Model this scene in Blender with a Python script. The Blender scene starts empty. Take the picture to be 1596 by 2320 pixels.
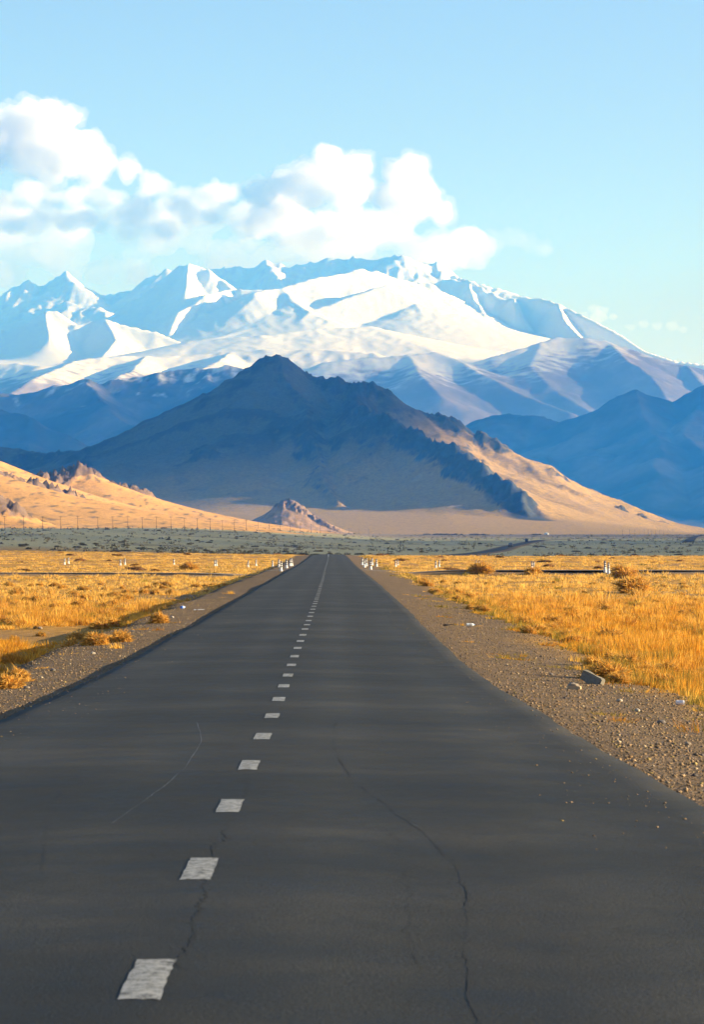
import bpy, math, random
import numpy as np
from mathutils import Vector

SC = bpy.context.scene
COL = SC.collection
R = math.radians
rng = np.random.default_rng(7)
random.seed(7)

# ------------------------------------------------------------------ camera
F, U0, VH, ZC = 6303.0, 798.0, 1197.0, 1.544      # focal length, middle column, eye-level row, eye height
cam_d = bpy.data.cameras.new('camera')
cam = bpy.data.objects.new('camera', cam_d); COL.objects.link(cam)
cam_d.sensor_fit = 'VERTICAL'; cam_d.sensor_height = 36.0
cam_d.lens = 36.0 * F / 2320.0
cam_d.shift_y = (VH - 1160.0) / 2320.0
cam_d.clip_start = 0.5; cam_d.clip_end = 200000.0
cam_d.dof.use_dof = True; cam_d.dof.focus_distance = 90.0; cam_d.dof.aperture_fstop = 9.0
cam.location = (0, 0, ZC); cam.rotation_euler = (R(90), 0, 0)
SC.camera = cam

# ------------------------------------------------------------------ sky, sun, exposure
SUN_EL, SUN_AZ = 12.0, 4.0                       # elevation; degrees beyond due right (+X towards +Y)
world = bpy.data.worlds.new('World'); SC.world = world; world.use_nodes = True
wn = world.node_tree.nodes; wl = world.node_tree.links
for n in list(wn): wn.remove(n)
sky = wn.new('ShaderNodeTexSky'); sky.sky_type = 'NISHITA'; sky.sun_disc = False
sky.sun_elevation = R(SUN_EL); sky.sun_rotation = R(90 - SUN_AZ)
sky.altitude = 1800; sky.air_density = 1.0; sky.dust_density = 3.0; sky.ozone_density = 1.5
bg = wn.new('ShaderNodeBackground'); bg.inputs['Strength'].default_value = 0.075
wo = wn.new('ShaderNodeOutputWorld')
tint = wn.new('ShaderNodeMix'); tint.data_type = 'RGBA'; tint.blend_type = 'MULTIPLY'; tint.inputs[0].default_value = 1.0
tint.inputs[7].default_value = (1.06, 0.94, 0.97, 1)
wl.new(sky.outputs[0], tint.inputs[6]); wl.new(tint.outputs[2], bg.inputs['Color']); wl.new(bg.outputs[0], wo.inputs['Surface'])
sun_d = bpy.data.lights.new('sun', 'SUN'); sun_d.energy = 4.8; sun_d.angle = R(0.53); sun_d.color = (1.0, 0.88, 0.70)
sun = bpy.data.objects.new('sun', sun_d); COL.objects.link(sun)
SUN = Vector((math.cos(R(SUN_EL)) * math.cos(R(SUN_AZ)), math.cos(R(SUN_EL)) * math.sin(R(SUN_AZ)), math.sin(R(SUN_EL))))
sun.rotation_euler = SUN.to_track_quat('Z', 'Y').to_euler()
vs = SC.view_settings
vs.view_transform = 'Standard'; vs.look = 'None'; vs.gamma = 1.0; vs.use_curve_mapping = False
vs.exposure = 1.55
SC.render.engine = 'CYCLES'
cy = SC.cycles
cy.use_denoising = True
try: cy.denoiser = 'OPENIMAGEDENOISE'
except Exception: pass
cy.max_bounces = 8; cy.diffuse_bounces = 3; cy.glossy_bounces = 2; cy.transmission_bounces = 3
cy.volume_bounces = 4; cy.transparent_max_bounces = 8
cy.use_adaptive_sampling = True; cy.adaptive_threshold = 0.01
cy.sample_clamp_indirect = 6.0

# ------------------------------------------------------------------ noise
_perm = np.random.default_rng(11).permutation(256).astype(np.int64); _perm = np.concatenate([_perm, _perm, _perm])
_ga = np.random.default_rng(12).uniform(0, 2 * np.pi, 256)
_g2 = np.stack([np.cos(_ga), np.sin(_ga)], 1)
_g3 = np.random.default_rng(13).normal(size=(256, 3)); _g3 /= np.linalg.norm(_g3, axis=1)[:, None]
def _fade(t): return t * t * t * (t * (t * 6 - 15) + 10)
def pn2(x, y):
    xi = np.floor(x).astype(np.int64); yi = np.floor(y).astype(np.int64)
    xf = x - xi; yf = y - yi; xi &= 255; yi &= 255
    u = _fade(xf); v = _fade(yf)
    def g(ix, iy, fx, fy):
        h = _perm[_perm[ix] + iy]; return _g2[h, 0] * fx + _g2[h, 1] * fy
    a = g(xi, yi, xf, yf); b = g(xi + 1, yi, xf - 1, yf); c = g(xi, yi + 1, xf, yf - 1); d = g(xi + 1, yi + 1, xf - 1, yf - 1)
    return ((a + u * (b - a)) + v * ((c + u * (d - c)) - (a + u * (b - a)))) * 1.5
def pn3(p):
    pi = np.floor(p).astype(np.int64); pf = p - pi; pi &= 255
    w = _fade(pf); out = 0
    for dx in (0, 1):
        for dy in (0, 1):
            for dz in (0, 1):
                h = _perm[_perm[_perm[pi[:, 0] + dx] + pi[:, 1] + dy] + pi[:, 2] + dz]
                d = (_g3[h] * (pf - np.array([dx, dy, dz]))).sum(1)
                out = out + d * (w[:, 0] if dx else 1 - w[:, 0]) * (w[:, 1] if dy else 1 - w[:, 1]) * (w[:, 2] if dz else 1 - w[:, 2])
    return out * 1.5
def fbm(x, y, s, oct=5, gain=0.5, lac=2.03):
    a, t, n = 1.0, 0.0, 0.0; x = x / s; y = y / s
    for k in range(oct):
        t = t + a * pn2(x + 17.3 * k, y - 9.1 * k); n += a; a *= gain; x = x * lac; y = y * lac
    return t / n
def ridged(x, y, s, oct=5, gain=0.5, lac=2.07):
    a, t, n, w = 1.0, 0.0, 0.0, 1.0; x = x / s; y = y / s
    for k in range(oct):
        r = 1 - np.abs(pn2(x + 31.7 * k, y + 11.9 * k)); r = r * r
        t = t + a * r * w; n += a; w = np.clip(r * 1.4, 0, 1); a *= gain; x = x * lac; y = y * lac
    return t / n
def sstep(a, b, x):
    t = np.clip((x - a) / (b - a), 0, 1); return t * t * (3 - 2 * t)

# ------------------------------------------------------------------ small helpers
def P(u, v, Y): return ((u - U0) / F * Y, Y, ZC + (VH - v) / F * Y)
def tag(o, label=None, cat=None, group=None, kind=None):
    if label: o['label'] = label
    if cat: o['category'] = cat
    if group: o['group'] = group
    if kind: o['kind'] = kind
    return o
def mesh_from(name, verts, faces, smooth=False):
    me = bpy.data.meshes.new(name)
    verts = np.asarray(verts, dtype=np.float32); faces = np.asarray(faces, dtype=np.int32)
    nv, nf, k = len(verts), len(faces), faces.shape[1]
    me.vertices.add(nv); me.vertices.foreach_set('co', verts.ravel())
    me.loops.add(nf * k); me.loops.foreach_set('vertex_index', faces.ravel())
    me.polygons.add(nf)
    me.polygons.foreach_set('loop_start', np.arange(0, nf * k, k, dtype=np.int32))
    if smooth: me.polygons.foreach_set('use_smooth', np.ones(nf, dtype=bool))
    me.update(calc_edges=True); me.validate()
    return me
def set_col(me, col, name='Col'):
    at = me.color_attributes.new(name, 'FLOAT_COLOR', 'POINT')
    c = np.ones((len(me.vertices), 4), dtype=np.float32); c[:, :col.shape[1]] = col
    at.data.foreach_set('color', c.ravel())
def add(name, me, m, parent=None):
    o = bpy.data.objects.new(name, me); COL.objects.link(o)
    if m is not None and len(me.materials) == 0: me.materials.append(m)
    if parent is not None: o.parent = parent
    return o
def thing(name, loc, label, cat, group=None, rz=0.0):
    o = bpy.data.objects.new(name, None); COL.objects.link(o); o.empty_display_size = 0.1
    o.location = loc; o.rotation_euler = (0, 0, rz)
    return tag(o, label, cat, group)
def copy_tree(root, loc, rz, label=None, scale=None):
    def cp(o, par):
        c = o.copy(); COL.objects.link(c); c.parent = par
        for ch in o.children: cp(ch, c)
        return c
    r = cp(root, None); r.location = loc; r.rotation_euler = (0, 0, rz)
    if label: r['label'] = label
    if scale: r.scale = scale
    return r
def grid_faces(nr, nc):
    i = np.arange(nr - 1)[:, None] * nc + np.arange(nc - 1)[None, :]
    return np.stack([i, i + 1, i + 1 + nc, i + nc], -1).reshape(-1, 4)

# ------------------------------------------------------------------ materials
def new_mat(name, rough=0.9, spec=0.2):
    m = bpy.data.materials.new(name); m.use_nodes = True
    nt = m.node_tree; b = nt.nodes['Principled BSDF']
    b.inputs['Roughness'].default_value = rough; b.inputs['Specular IOR Level'].default_value = spec
    return m, nt, b
def N(nt, t, **kw):
    n = nt.nodes.new(t)
    for k, v in kw.items():
        if hasattr(n, k): setattr(n, k, v)
        else: n.inputs[k].default_value = v
    return n
def noise(nt, scale, detail=5, rough=0.55, vec=None, dim='3D'):
    n = nt.nodes.new('ShaderNodeTexNoise'); n.noise_dimensions = dim
    n.inputs['Scale'].default_value = scale; n.inputs['Detail'].default_value = detail; n.inputs['Roughness'].default_value = rough
    if vec is not None: nt.links.new(vec, n.inputs['Vector'])
    return n
def ramp(nt, fac, stops):
    r = nt.nodes.new('ShaderNodeValToRGB'); e = r.color_ramp.elements
    while len(e) < len(stops): e.new(0.5)
    for el, (p, c) in zip(e, stops):
        el.position = p; el.color = (*c, 1) if len(c) == 3 else c
    nt.links.new(fac, r.inputs['Fac']); return r
def mix(nt, fac, a, b, blend='MIX'):
    m = nt.nodes.new('ShaderNodeMix'); m.data_type = 'RGBA'; m.blend_type = blend; m.clamp_factor = True
    for s, v in ((m.inputs[0], fac), (m.inputs[6], a), (m.inputs[7], b)):
        if isinstance(v, (int, float)): s.default_value = v
        elif isinstance(v, tuple): s.default_value = (*v, 1)
        else: nt.links.new(v, s)
    return m.outputs[2]
def obj_pos(nt):
    g = nt.nodes.new('ShaderNodeNewGeometry'); return g.outputs['Position']
def bump(nt, b, h, strength=0.4, dist=0.05):
    n = nt.nodes.new('ShaderNodeBump'); n.inputs['Strength'].default_value = strength; n.inputs['Distance'].default_value = dist
    nt.links.new(h, n.inputs['Height']); nt.links.new(n.outputs[0], b.inputs['Normal'])
def plain(name, col, rough=0.7, spec=0.3, var=0.25, scale=8.0):
    m, nt, b = new_mat(name, rough, spec)
    n = noise(nt, scale, 4)
    c = ramp(nt, n.outputs['Fac'], [(0.3, tuple(x * (1 - var) for x in col)), (0.7, tuple(min(1, x * (1 + var)) for x in col))])
    nt.links.new(c.outputs[0], b.inputs['Base Color']); return m
def col_mat(name, rough=0.95, nscale=1.0, amt=0.35, spec=0.1, bs=0.0, bd=0.1):
    """colour from the mesh's own colour attribute, broken up by noise"""
    m, nt, b = new_mat(name, rough, spec)
    a = N(nt, 'ShaderNodeAttribute', attribute_name='Col')
    pos = obj_pos(nt)
    n = noise(nt, nscale, 8, 0.65, pos)
    r = ramp(nt, n.outputs['Fac'], [(0.3, (1 - amt,) * 3), (0.7, (1 + amt,) * 3)])
    c = mix(nt, 1.0, a.outputs['Color'], r.outputs[0], 'MULTIPLY')
    nt.links.new(c, b.inputs['Base Color'])
    if bs: bump(nt, b, n.outputs['Fac'], bs, bd)
    return m

# ------------------------------------------------------------------ road line and ground levels
def table(xs, ys, n=4000, sm=25.0):
    """piecewise-linear table, smoothed with a width that grows along the way"""
    xs = np.array(xs, float); ys = np.array(ys, float)
    def f(y):
        y = np.asarray(y, float); o = 0
        for k in (-1, -0.5, 0, 0.5, 1):
            o = o + np.interp(y + k * np.clip(np.abs(y) * 0.12, 1, 150), xs, ys)
        return o / 5
    return f
ROAD_X = table([-30, 0, 10, 30, 50, 97, 157, 232, 400, 554, 640, 760, 900, 1000, 1100, 1400, 1800, 2400, 3000, 3600, 36000],
               [-0.6, -0.70, -0.78, -0.87, -1.05, -1.27, -1.66, -2.25, -3.4, -4.7, -4.6, 8, 32, 46, 56, 78, 112, 165, 330, 760, 3000])
ROAD_Z = table([-30, 0, 45, 50, 60, 100, 158, 232, 298, 463, 554, 640, 800, 1000, 1400, 2400, 3500, 5000, 8000, 36000],
               [0.51, 0.0, -0.76, -0.80, -0.84, -1.05, -1.38, -1.85, -2.30, -2.95, -3.35, -5.2, -6.9, -7.35, -7.75, -8.0, -8.5, -9.0, -9.5, -12])
LEFT_Z = table([-30, 0, 45, 60, 100, 158, 232, 298, 463, 554, 700, 1000, 1400, 1700, 2000, 2600, 3500, 5000, 8000, 36000],
               [0.51, 0.0, -0.76, -0.84, -1.05, -1.38, -1.85, -2.2, -2.55, -2.5, -2.4, -1.7, -0.3, 0.9, 1.7, 3.2, 4.5, 0, -8, -12])
CROSS_Y = lambda x: 240.0 - 0.10 * x + 0.0004 * x * x      # the gravel track crossing the road
def flare(y, right):
    return np.where(right, 0.5 * np.exp(-(np.asarray(y, float) / 23.0) ** 2), 0.0)   # the right lane is a little wider close by
def ground_z(x, y, detail=True):
    x = np.asarray(x, float); y = np.asarray(y, float)
    xr = ROAD_X(y); zr = ROAD_Z(y)
    t = sstep(-160, 60, x)
    base = LEFT_Z(y) * (1 - t) + zr * t
    s = x - xr; right = s > 0; e = np.abs(s) - 3.0 - flare(y, right)
    wob = 0.45 * fbm(s * 0.05, y, 9.0, 3)
    drop = np.where(right, np.interp(y, [0, 40, 300, 500], [0.62, 0.62, 0.55, 0.42]), np.interp(y, [0, 40, 300, 500], [0.85, 0.85, 0.62, 0.42]))
    w1 = np.where(right, 2.6, 1.9) + wob; w2 = np.where(right, 2.2, 1.5)
    prof = -0.05 - np.clip(e, 0, None) / w1 * np.where(right, 0.16, 0.08)
    fall = sstep(0, 1, (e - w1) / w2)
    low = base - drop
    if detail:
        low = low + 0.16 * fbm(x, y, 11.0, 4) * np.clip(e / 6, 0, 1) + 0.5 * fbm(x, y, 90.0, 3) * np.clip(e / 60, 0, 1)
    near = zr + np.where(e < -0.1, -0.13, prof - 0.05 - 0.012 * (1 - sstep(0, 0.3, e)))
    z = near * (1 - fall) + low * fall
    # low bank of the crossing track
    dc = np.abs(y - CROSS_Y(x)); bank = 0.62 * (1 - sstep(2.4, 4.4, dc)) * sstep(3.5, 12, np.abs(s))
    z = np.where(bank > 0, np.maximum(z, z * (1 - bank / 0.62) + (base - np.where(x < 0, 0.42, 0.14)) * (bank / 0.62)), z)
    return z
def hit(u, v):
    """where the line of sight through a photo point meets the ground"""
    dx, dz = (u - U0) / F, (VH - v) / F
    ys = np.concatenate([np.arange(8, 300, 0.05), np.arange(300, 6000, 0.5)])
    d = ZC + dz * ys - ground_z(dx * ys, ys)
    k = np.argmax(d < 0) if (d < 0).any() else len(ys) - 1
    y = ys[k]; x = dx * y
    return float(x), float(y), float(ground_z(x, y))

# ground: one sheet, rows and columns that open out with distance
rows = np.concatenate([np.arange(-12, 14, 1.0), 14 * np.exp(np.linspace(0, math.log(36000 / 14), 500))])
half = np.concatenate([np.arange(0, 3.0, 0.5), np.arange(3.0, 9.0, 0.25), 9 + 0.3 * (np.exp(np.linspace(0, math.log(6500 / 0.3), 100)) - 1)])
cols = np.concatenate([-half[:0:-1], half])
gy, gs = np.meshgrid(rows, cols, indexing='ij')
gx = gs + ROAD_X(gy)
gz = ground_z(gx, gy)
gcol = np.zeros(gx.shape + (3,))
n1 = fbm(gx, gy, 14.0, 4); n2 = fbm(gx, gy * 0.35, 60.0, 4); n3 = fbm(gx, gy * 0.2, 160.0, 4)
THATCH = np.array([0.52, 0.28, 0.06]); EARTH = np.array([0.30, 0.20, 0.115]); GRAVEL = np.array([0.20, 0.14, 0.085])
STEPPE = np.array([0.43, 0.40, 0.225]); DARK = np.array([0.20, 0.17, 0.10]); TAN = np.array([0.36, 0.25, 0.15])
lerp3 = lambda a, b, t: a * (1 - t[..., None]) + b * t[..., None]
e = np.abs(gs) - 3.0
near_mix = sstep(-0.35, 0.35, n1 + 0.25)
gcol = lerp3(EARTH * np.ones(gx.shape + (3,)), THATCH, near_mix)
gcol = lerp3(gcol, STEPPE, sstep(620, 820, gy + 60 * n2))
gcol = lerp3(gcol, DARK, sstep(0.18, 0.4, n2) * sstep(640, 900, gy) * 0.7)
gcol = lerp3(gcol, TAN, sstep(2300, 3600, gy + 600 * n3) * 0.8)
gcol = lerp3(gcol, GRAVEL, 1 - sstep(2.0, 3.9, e + 1.4 * n1))
dcr = np.abs(gy - CROSS_Y(gx))
gcol = lerp3(gcol, np.array([0.20, 0.165, 0.13]), (1 - sstep(3.2, 5.0, dcr)) * (gy < 600))
ground_m = col_mat('ground_earth', nscale=2.2, amt=0.4)
nt = ground_m.node_tree; b = nt.nodes['Principled BSDF']; pos = obj_pos(nt)
vo = N(nt, 'ShaderNodeTexVoronoi'); vo.inputs['Scale'].default_value = 26.0; nt.links.new(pos, vo.inputs['Vector'])
vr = ramp(nt, vo.outputs['Distance'], [(0.1, (1.35, 1.3, 1.22)), (0.55, (0.62, 0.6, 0.58))])
src = b.inputs['Base Color'].links[0].from_socket
nt.links.new(mix(nt, 0.8, src, vr.outputs[0], 'MULTIPLY'), b.inputs['Base Color'])
inv = N(nt, 'ShaderNodeMath', operation='SUBTRACT'); inv.inputs[0].default_value = 1.0; nt.links.new(vo.outputs['Distance'], inv.inputs[1])
bump(nt, b, inv.outputs[0], 0.7, 0.03)
me = mesh_from('ground', np.stack([gx, gy, gz], -1).reshape(-1, 3), grid_faces(*gx.shape), True)
set_col(me, gcol.reshape(-1, 3))
ground = tag(add('ground', me, ground_m), kind='structure')

# road slab with worn edges, crown and a visible thickness
m, nt, b = new_mat('asphalt', 0.78, 0.22)
pos = obj_pos(nt)
sepm = N(nt, 'ShaderNodeMapping'); sepm.inputs['Scale'].default_value = (0.6, 1.0, 1.0); nt.links.new(pos, sepm.inputs['Vector'])
nb = noise(nt, 0.28, 5, 0.6, sepm.outputs[0]); nm = noise(nt, 1.7, 6, 0.7, pos); nf = noise(nt, 60.0, 3, 0.75, pos)
c1 = ramp(nt, nb.outputs['Fac'], [(0.34, (0.0105, 0.0135, 0.0155)), (0.5, (0.019, 0.021, 0.0215)), (0.66, (0.033, 0.0335, 0.032))])
c2 = ramp(nt, nm.outputs['Fac'], [(0.28, (0.6,) * 3), (0.72, (1.4,) * 3)])
c3 = ramp(nt, nf.outputs['Fac'], [(0.3, (0.25,) * 3), (0.7, (1.75,) * 3)])
c = mix(nt, 1.0, c1.outputs[0], c2.outputs[0], 'MULTIPLY'); c = mix(nt, 1.0, c, c3.outputs[0], 'MULTIPLY')
wear = N(nt, 'ShaderNodeAttribute', attribute_name='Col'); sep = N(nt, 'ShaderNodeSeparateColor'); nt.links.new(wear.outputs['Color'], sep.inputs[0])
tr = ramp(nt, sep.outputs[1], [(0.0, (0.80,) * 3), (1.0, (1.34, 1.32, 1.28))]); c = mix(nt, 1.0, c, tr.outputs[0], 'MULTIPLY')
nd = noise(nt, 5.0, 5, 0.7, pos)
dm = N(nt, 'ShaderNodeMath', operation='MULTIPLY'); nt.links.new(sep.outputs[0], dm.inputs[0]); nt.links.new(nd.outputs['Fac'], dm.inputs[1])
c = mix(nt, dm.outputs[0], c, (0.10, 0.08, 0.06))
nt.links.new(c, b.inputs['Base Color'])
rr = ramp(nt, nm.outputs['Fac'], [(0.3, (0.68,) * 3), (0.7, (0.95,) * 3)]); nt.links.new(rr.outputs[0], b.inputs['Roughness'])
bump(nt, b, nf.outputs['Fac'], 0.6, 0.008)
asphalt = m
ry = np.concatenate([np.arange(-12, 60, 0.2), np.arange(60, 160, 0.5), np.arange(160, 660, 1.5), np.arange(660, 3600, 8.0)])
cs = np.concatenate([[-1.0, -1.0], np.linspace(-1, 1, 23), [1.0, 1.0]])
def road_edge(y, side):
    return 3.0 + flare(y, side > 0) + 0.045 * fbm(y, y * 0 + 5 * side, 2.2, 3) + 0.04 * fbm(y, y * 0 + 9 * side, 14, 2)
def road_top(s, y):
    return ROAD_Z(y) - 0.018 * np.abs(s) + 0.010 * fbm(s, y * 0.6, 3.5, 3) + 0.05 * fbm(y * 0.3, y * 0, 9, 3) * np.clip((y - 20) / 60, 0, 1)
RV = []; RC = []
for k, cc in enumerate(cs):
    side = -1 if cc < 0 else 1
    s = cc * road_edge(ry, side)
    z = road_top(s, ry)
    if k in (0, len(cs) - 1): z = z - 0.30; s = s + side * 0.10
    if k in (1, len(cs) - 2): s = s + side * 0.015; z = z - 0.012
    RV.append(np.stack([s + ROAD_X(ry), ry, z], -1))
    dd = sstep(0.86, 1.0, np.full(len(ry), abs(cc))) * (0.2 + 0.5 * fbm(s, ry, 3.0, 3))
    trk = np.exp(-((np.abs(s) - 0.75) / 0.33) ** 2) + np.exp(-((np.abs(s) - 2.2) / 0.36) ** 2)
    RC.append(np.stack([dd, trk * (0.6 + 0.5 * fbm(s, ry * 0.1, 1.5, 3)), dd * 0], -1))
RV = np.stack(RV, 1); RC = np.stack(RC, 1)
me = mesh_from('road', RV.reshape(-1, 3), grid_faces(len(ry), len(cs)), True); set_col(me, RC.reshape(-1, 3))
road = tag(add('road', me, asphalt), kind='structure')

# ------------------------------------------------------------------ mountains: ridges as lines in space, slopes falling away from them
def hills(name, x0, x1, y0, y1, dx, dy, ridges, base, k, power, noise_fn, mat, colour_fn, sm=0.0, post=None):
    xs = np.arange(x0, x1 + dx, dx); ys = np.arange(y0, y1 + dy, dy)
    Y, X = np.meshgrid(ys, xs, indexing='ij')
    B = base(X, Y)
    wx = X; wy = Y
    amp, ws = noise_fn.get('warp', (0, 1))
    if amp:
        wx = X + amp * fbm(X, Y, ws, 4); wy = Y + amp * fbm(X + 999, Y - 777, ws, 4)
    H = B.copy(); rockm = np.zeros_like(H); lift = np.zeros_like(H)
    for rd in ridges:
        pts = np.array([P(*q[:3]) for q in rd['p']])
        kk = rd.get('k', k); pw = rd.get('pow', power); rock = rd.get('rock', 0.0)
        for a, c in zip(pts[:-1], pts[1:]):
            ab = c[:2] - a[:2]; L2 = (ab ** 2).sum() + 1e-9
            t = np.clip(((wx - a[0]) * ab[0] + (wy - a[1]) * ab[1]) / L2, 0, 1)
            # true distance near the crest, warped distance down the slopes
            d = np.hypot(wx - (a[0] + t * ab[0]), wy - (a[1] + t * ab[1]))
            zr = a[2] + t * (c[2] - a[2])
            hgt = np.maximum(zr - B, 0.0)
            reach = pw * hgt / kk + 1e-6
            h = B + hgt * np.clip(1 - d / reach, 0, 1) ** pw
            if rd.get('rw'): rockm = np.maximum(rockm, rock * (1 - sstep(0.4, 1.0, d / rd['rw'])) * (h >= H - 6))
            if sm:
                mx = np.maximum(h, H); H = mx + sm * np.log1p(np.exp(-np.abs(h - H) / sm)) * (np.minimum(h, H) > B + 0.5)
            else: H = np.maximum(h, H)
    rel = np.clip(H - B, 0, None)
    H = H + noise_fn['f'](X, Y, H, rel, rockm)
    if post: H = post(X, Y, H)
    me = mesh_from(name, np.stack([X, Y, H], -1).reshape(-1, 3), grid_faces(*X.shape), noise_fn.get('smooth', True))
    gy_, gx_ = np.gradient(H, dy, dx)
    set_col(me, colour_fn(X, Y, H, rel, np.hypot(gx_, gy_), rockm).reshape(-1, 3))
    return tag(add(name, me, mat), kind='structure')

# -- central dark mountain
GOLD = np.array([0.34, 0.215, 0.062]); GOLDL = np.array([0.60, 0.325, 0.105]); SHADE_SAGE = np.array([0.078, 0.084, 0.064]); ROCK = np.array([0.04, 0.046, 0.045]); ROCKL = np.array([0.21, 0.145, 0.105])  # turf and rock of the central mountain, darkened to carry its shade
SKYLINE = [(-120, 990, 7100), (0, 1012, 7050), (60, 1024, 7050), (130, 1030, 7000), (200, 1024, 7000), (260, 1013, 7000), (345, 990, 7000), (420, 950, 7000), (490, 905, 7000),
           (540, 866, 7000), (580, 826, 7000), (608, 808, 7000), (626, 803, 7000), (645, 815, 7000), (680, 840, 6990), (705, 853, 6980), (740, 862, 6960), (768, 858, 6940),
           (800, 872, 6920), (832, 868, 6900), (850, 874, 6890), (880, 900, 6880), (920, 926, 6870), (960, 946, 6860), (1003, 947, 6850), (1030, 960, 6840), (1060, 982, 6830),
           (1098, 980, 6820), (1120, 992, 6810), (1140, 1018, 6800), (1180, 1044, 6780), (1230, 1085, 6750), (1290, 1120, 6700), (1350, 1143, 6650), (1420, 1158, 6600), (1480, 1175, 6550), (1550, 1206, 6500)]
SPUR = [(832, 868, 6900), (800, 905, 6760), (815, 922, 6640), (850, 936, 6540), (900, 962, 6440), (960, 988, 6340), (1020, 1012, 6240), (1070, 1046, 6140), (1120, 1078, 6060), (1160, 1112, 5980), (1195, 1148, 5900), (1220, 1178, 5840)]
SPUR2 = [(626, 803, 7000), (650, 850, 6900), (690, 900, 6780), (700, 960, 6600), (720, 1040, 6380), (735, 1100, 6180), (760, 1135, 6050)]
SPUR3 = [(490, 905, 7000), (520, 980, 6800), (560, 1060, 6550), (600, 1120, 6300)]
SPUR4 = [(260, 1013, 7000), (330, 1060, 6700), (400, 1090, 6450), (470, 1110, 6250)]
SPUR5 = [(900, 962, 6440), (905, 1020, 6260), (930, 1075, 6080), (990, 1120, 5900), (1060, 1140, 5800)]
def f_central(X, Y, H, rel, rk):
    w = np.clip(rel / 120, 0, 1)
    n = (ridged(X, Y, 240, 5) - 0.45) * 30 * w * np.clip(1.25 - rel / 420, 0.25, 1)
    n += fbm(X, Y, 45, 5) * 3.2 * w
    cr = (ridged(X, Y, 46, 4, 0.65) - 0.35)
    n += cr * 27 * np.clip(rk, 0, 1) * np.clip(rel / 40, 0, 1)
    lum = sstep(0.2, 0.42, fbm(X + 300, Y, 150, 3)) * w
    n += lum * np.clip(cr, 0, 1) * 20
    return n
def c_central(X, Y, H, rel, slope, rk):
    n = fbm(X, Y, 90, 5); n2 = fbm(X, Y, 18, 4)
    c = lerp3(GOLD * np.ones(X.shape + (3,)), SHADE_SAGE, sstep(10, 210, rel + 40 * n - 0.12 * (X - 100)) * (1 - 0.8 * sstep(60, 260, X + 60 * n)))  # shade painted in: dark turf on the shaded face, gold on the sunlit flank
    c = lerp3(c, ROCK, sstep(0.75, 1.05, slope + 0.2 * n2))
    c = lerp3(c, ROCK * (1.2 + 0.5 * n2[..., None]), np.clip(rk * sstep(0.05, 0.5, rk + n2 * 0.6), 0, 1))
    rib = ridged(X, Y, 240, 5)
    c = lerp3(c, ROCK * 0.7, sstep(0.52, 0.72, rib + 0.12 * n2) * sstep(40, 160, rel) * (1 - sstep(60, 260, X + 60 * n)) * 0.75)  # rock ribs, their dark colour standing in for relief shading on the shaded face
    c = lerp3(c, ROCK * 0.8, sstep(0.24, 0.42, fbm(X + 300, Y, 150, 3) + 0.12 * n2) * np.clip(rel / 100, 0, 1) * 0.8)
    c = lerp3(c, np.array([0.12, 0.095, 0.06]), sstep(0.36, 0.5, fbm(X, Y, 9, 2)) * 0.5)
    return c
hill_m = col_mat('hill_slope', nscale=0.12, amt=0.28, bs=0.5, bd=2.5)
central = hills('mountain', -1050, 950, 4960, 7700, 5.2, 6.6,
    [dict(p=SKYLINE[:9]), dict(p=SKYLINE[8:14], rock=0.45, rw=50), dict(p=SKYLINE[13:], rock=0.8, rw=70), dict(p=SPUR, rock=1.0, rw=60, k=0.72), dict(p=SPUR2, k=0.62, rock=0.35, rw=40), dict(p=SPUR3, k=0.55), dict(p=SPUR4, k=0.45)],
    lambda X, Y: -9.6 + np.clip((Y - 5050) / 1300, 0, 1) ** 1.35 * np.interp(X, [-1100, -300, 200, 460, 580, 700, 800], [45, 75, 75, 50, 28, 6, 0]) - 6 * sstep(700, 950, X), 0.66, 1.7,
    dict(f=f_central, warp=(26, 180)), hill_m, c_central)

# -- golden hill on the left, with crags
LA = [(-170, 1000, 3000), (0, 1044, 3100), (100, 1088, 3200), (135, 1074, 3235), (172, 1062, 3250), (195, 1075, 3270), (215, 1092, 3300), (262, 1108, 3360), (300, 1112, 3400), (335, 1138, 3450), (380, 1156, 3500), (500, 1174, 3700), (640, 1190, 4000)]
LB = [(-140, 1030, 2500), (0, 1082, 2600), (45, 1098, 2650), (90, 1104, 2680), (135, 1126, 2700), (165, 1138, 2720), (185, 1156, 2750), (300, 1182, 2800), (400, 1197, 2850)]
LC = [(-120, 1095, 2140), (-30, 1128, 2150), (0, 1145, 2160), (20, 1166, 2170), (42, 1192, 2180)]
def f_left(X, Y, H, rel, rk):
    w = np.clip(rel / 25, 0, 1)
    return fbm(X, Y, 60, 5) * 3.0 * w + np.clip(ridged(X, Y, 16, 4, 0.6) - 0.3, 0, 1) * 22 * np.clip(rk - 0.1, 0, 1) * np.clip(rel / 6, 0, 1)
def c_left(X, Y, H, rel, slope, rk):
    n = fbm(X, Y, 40, 4); n2 = fbm(X, Y, 7, 3)
    c = lerp3(GOLDL * np.ones(X.shape + (3,)), np.array([0.50, 0.27, 0.085]), sstep(-0.3, 0.4, n))
    c = lerp3(c, np.array([0.15, 0.115, 0.07]), sstep(0.22, 0.36, fbm(X, Y * 0.4, 8, 2)) * 0.85)
    return lerp3(c, ROCKL * (0.75 + 0.35 * n2[..., None]), np.clip(sstep(0.75, 1.1, slope) + rk * sstep(0.1, 0.5, rk + n2 * 0.5), 0, 1))
lhill_m = col_mat('golden_slope', nscale=0.35, amt=0.25, bs=0.5, bd=0.6)
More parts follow.
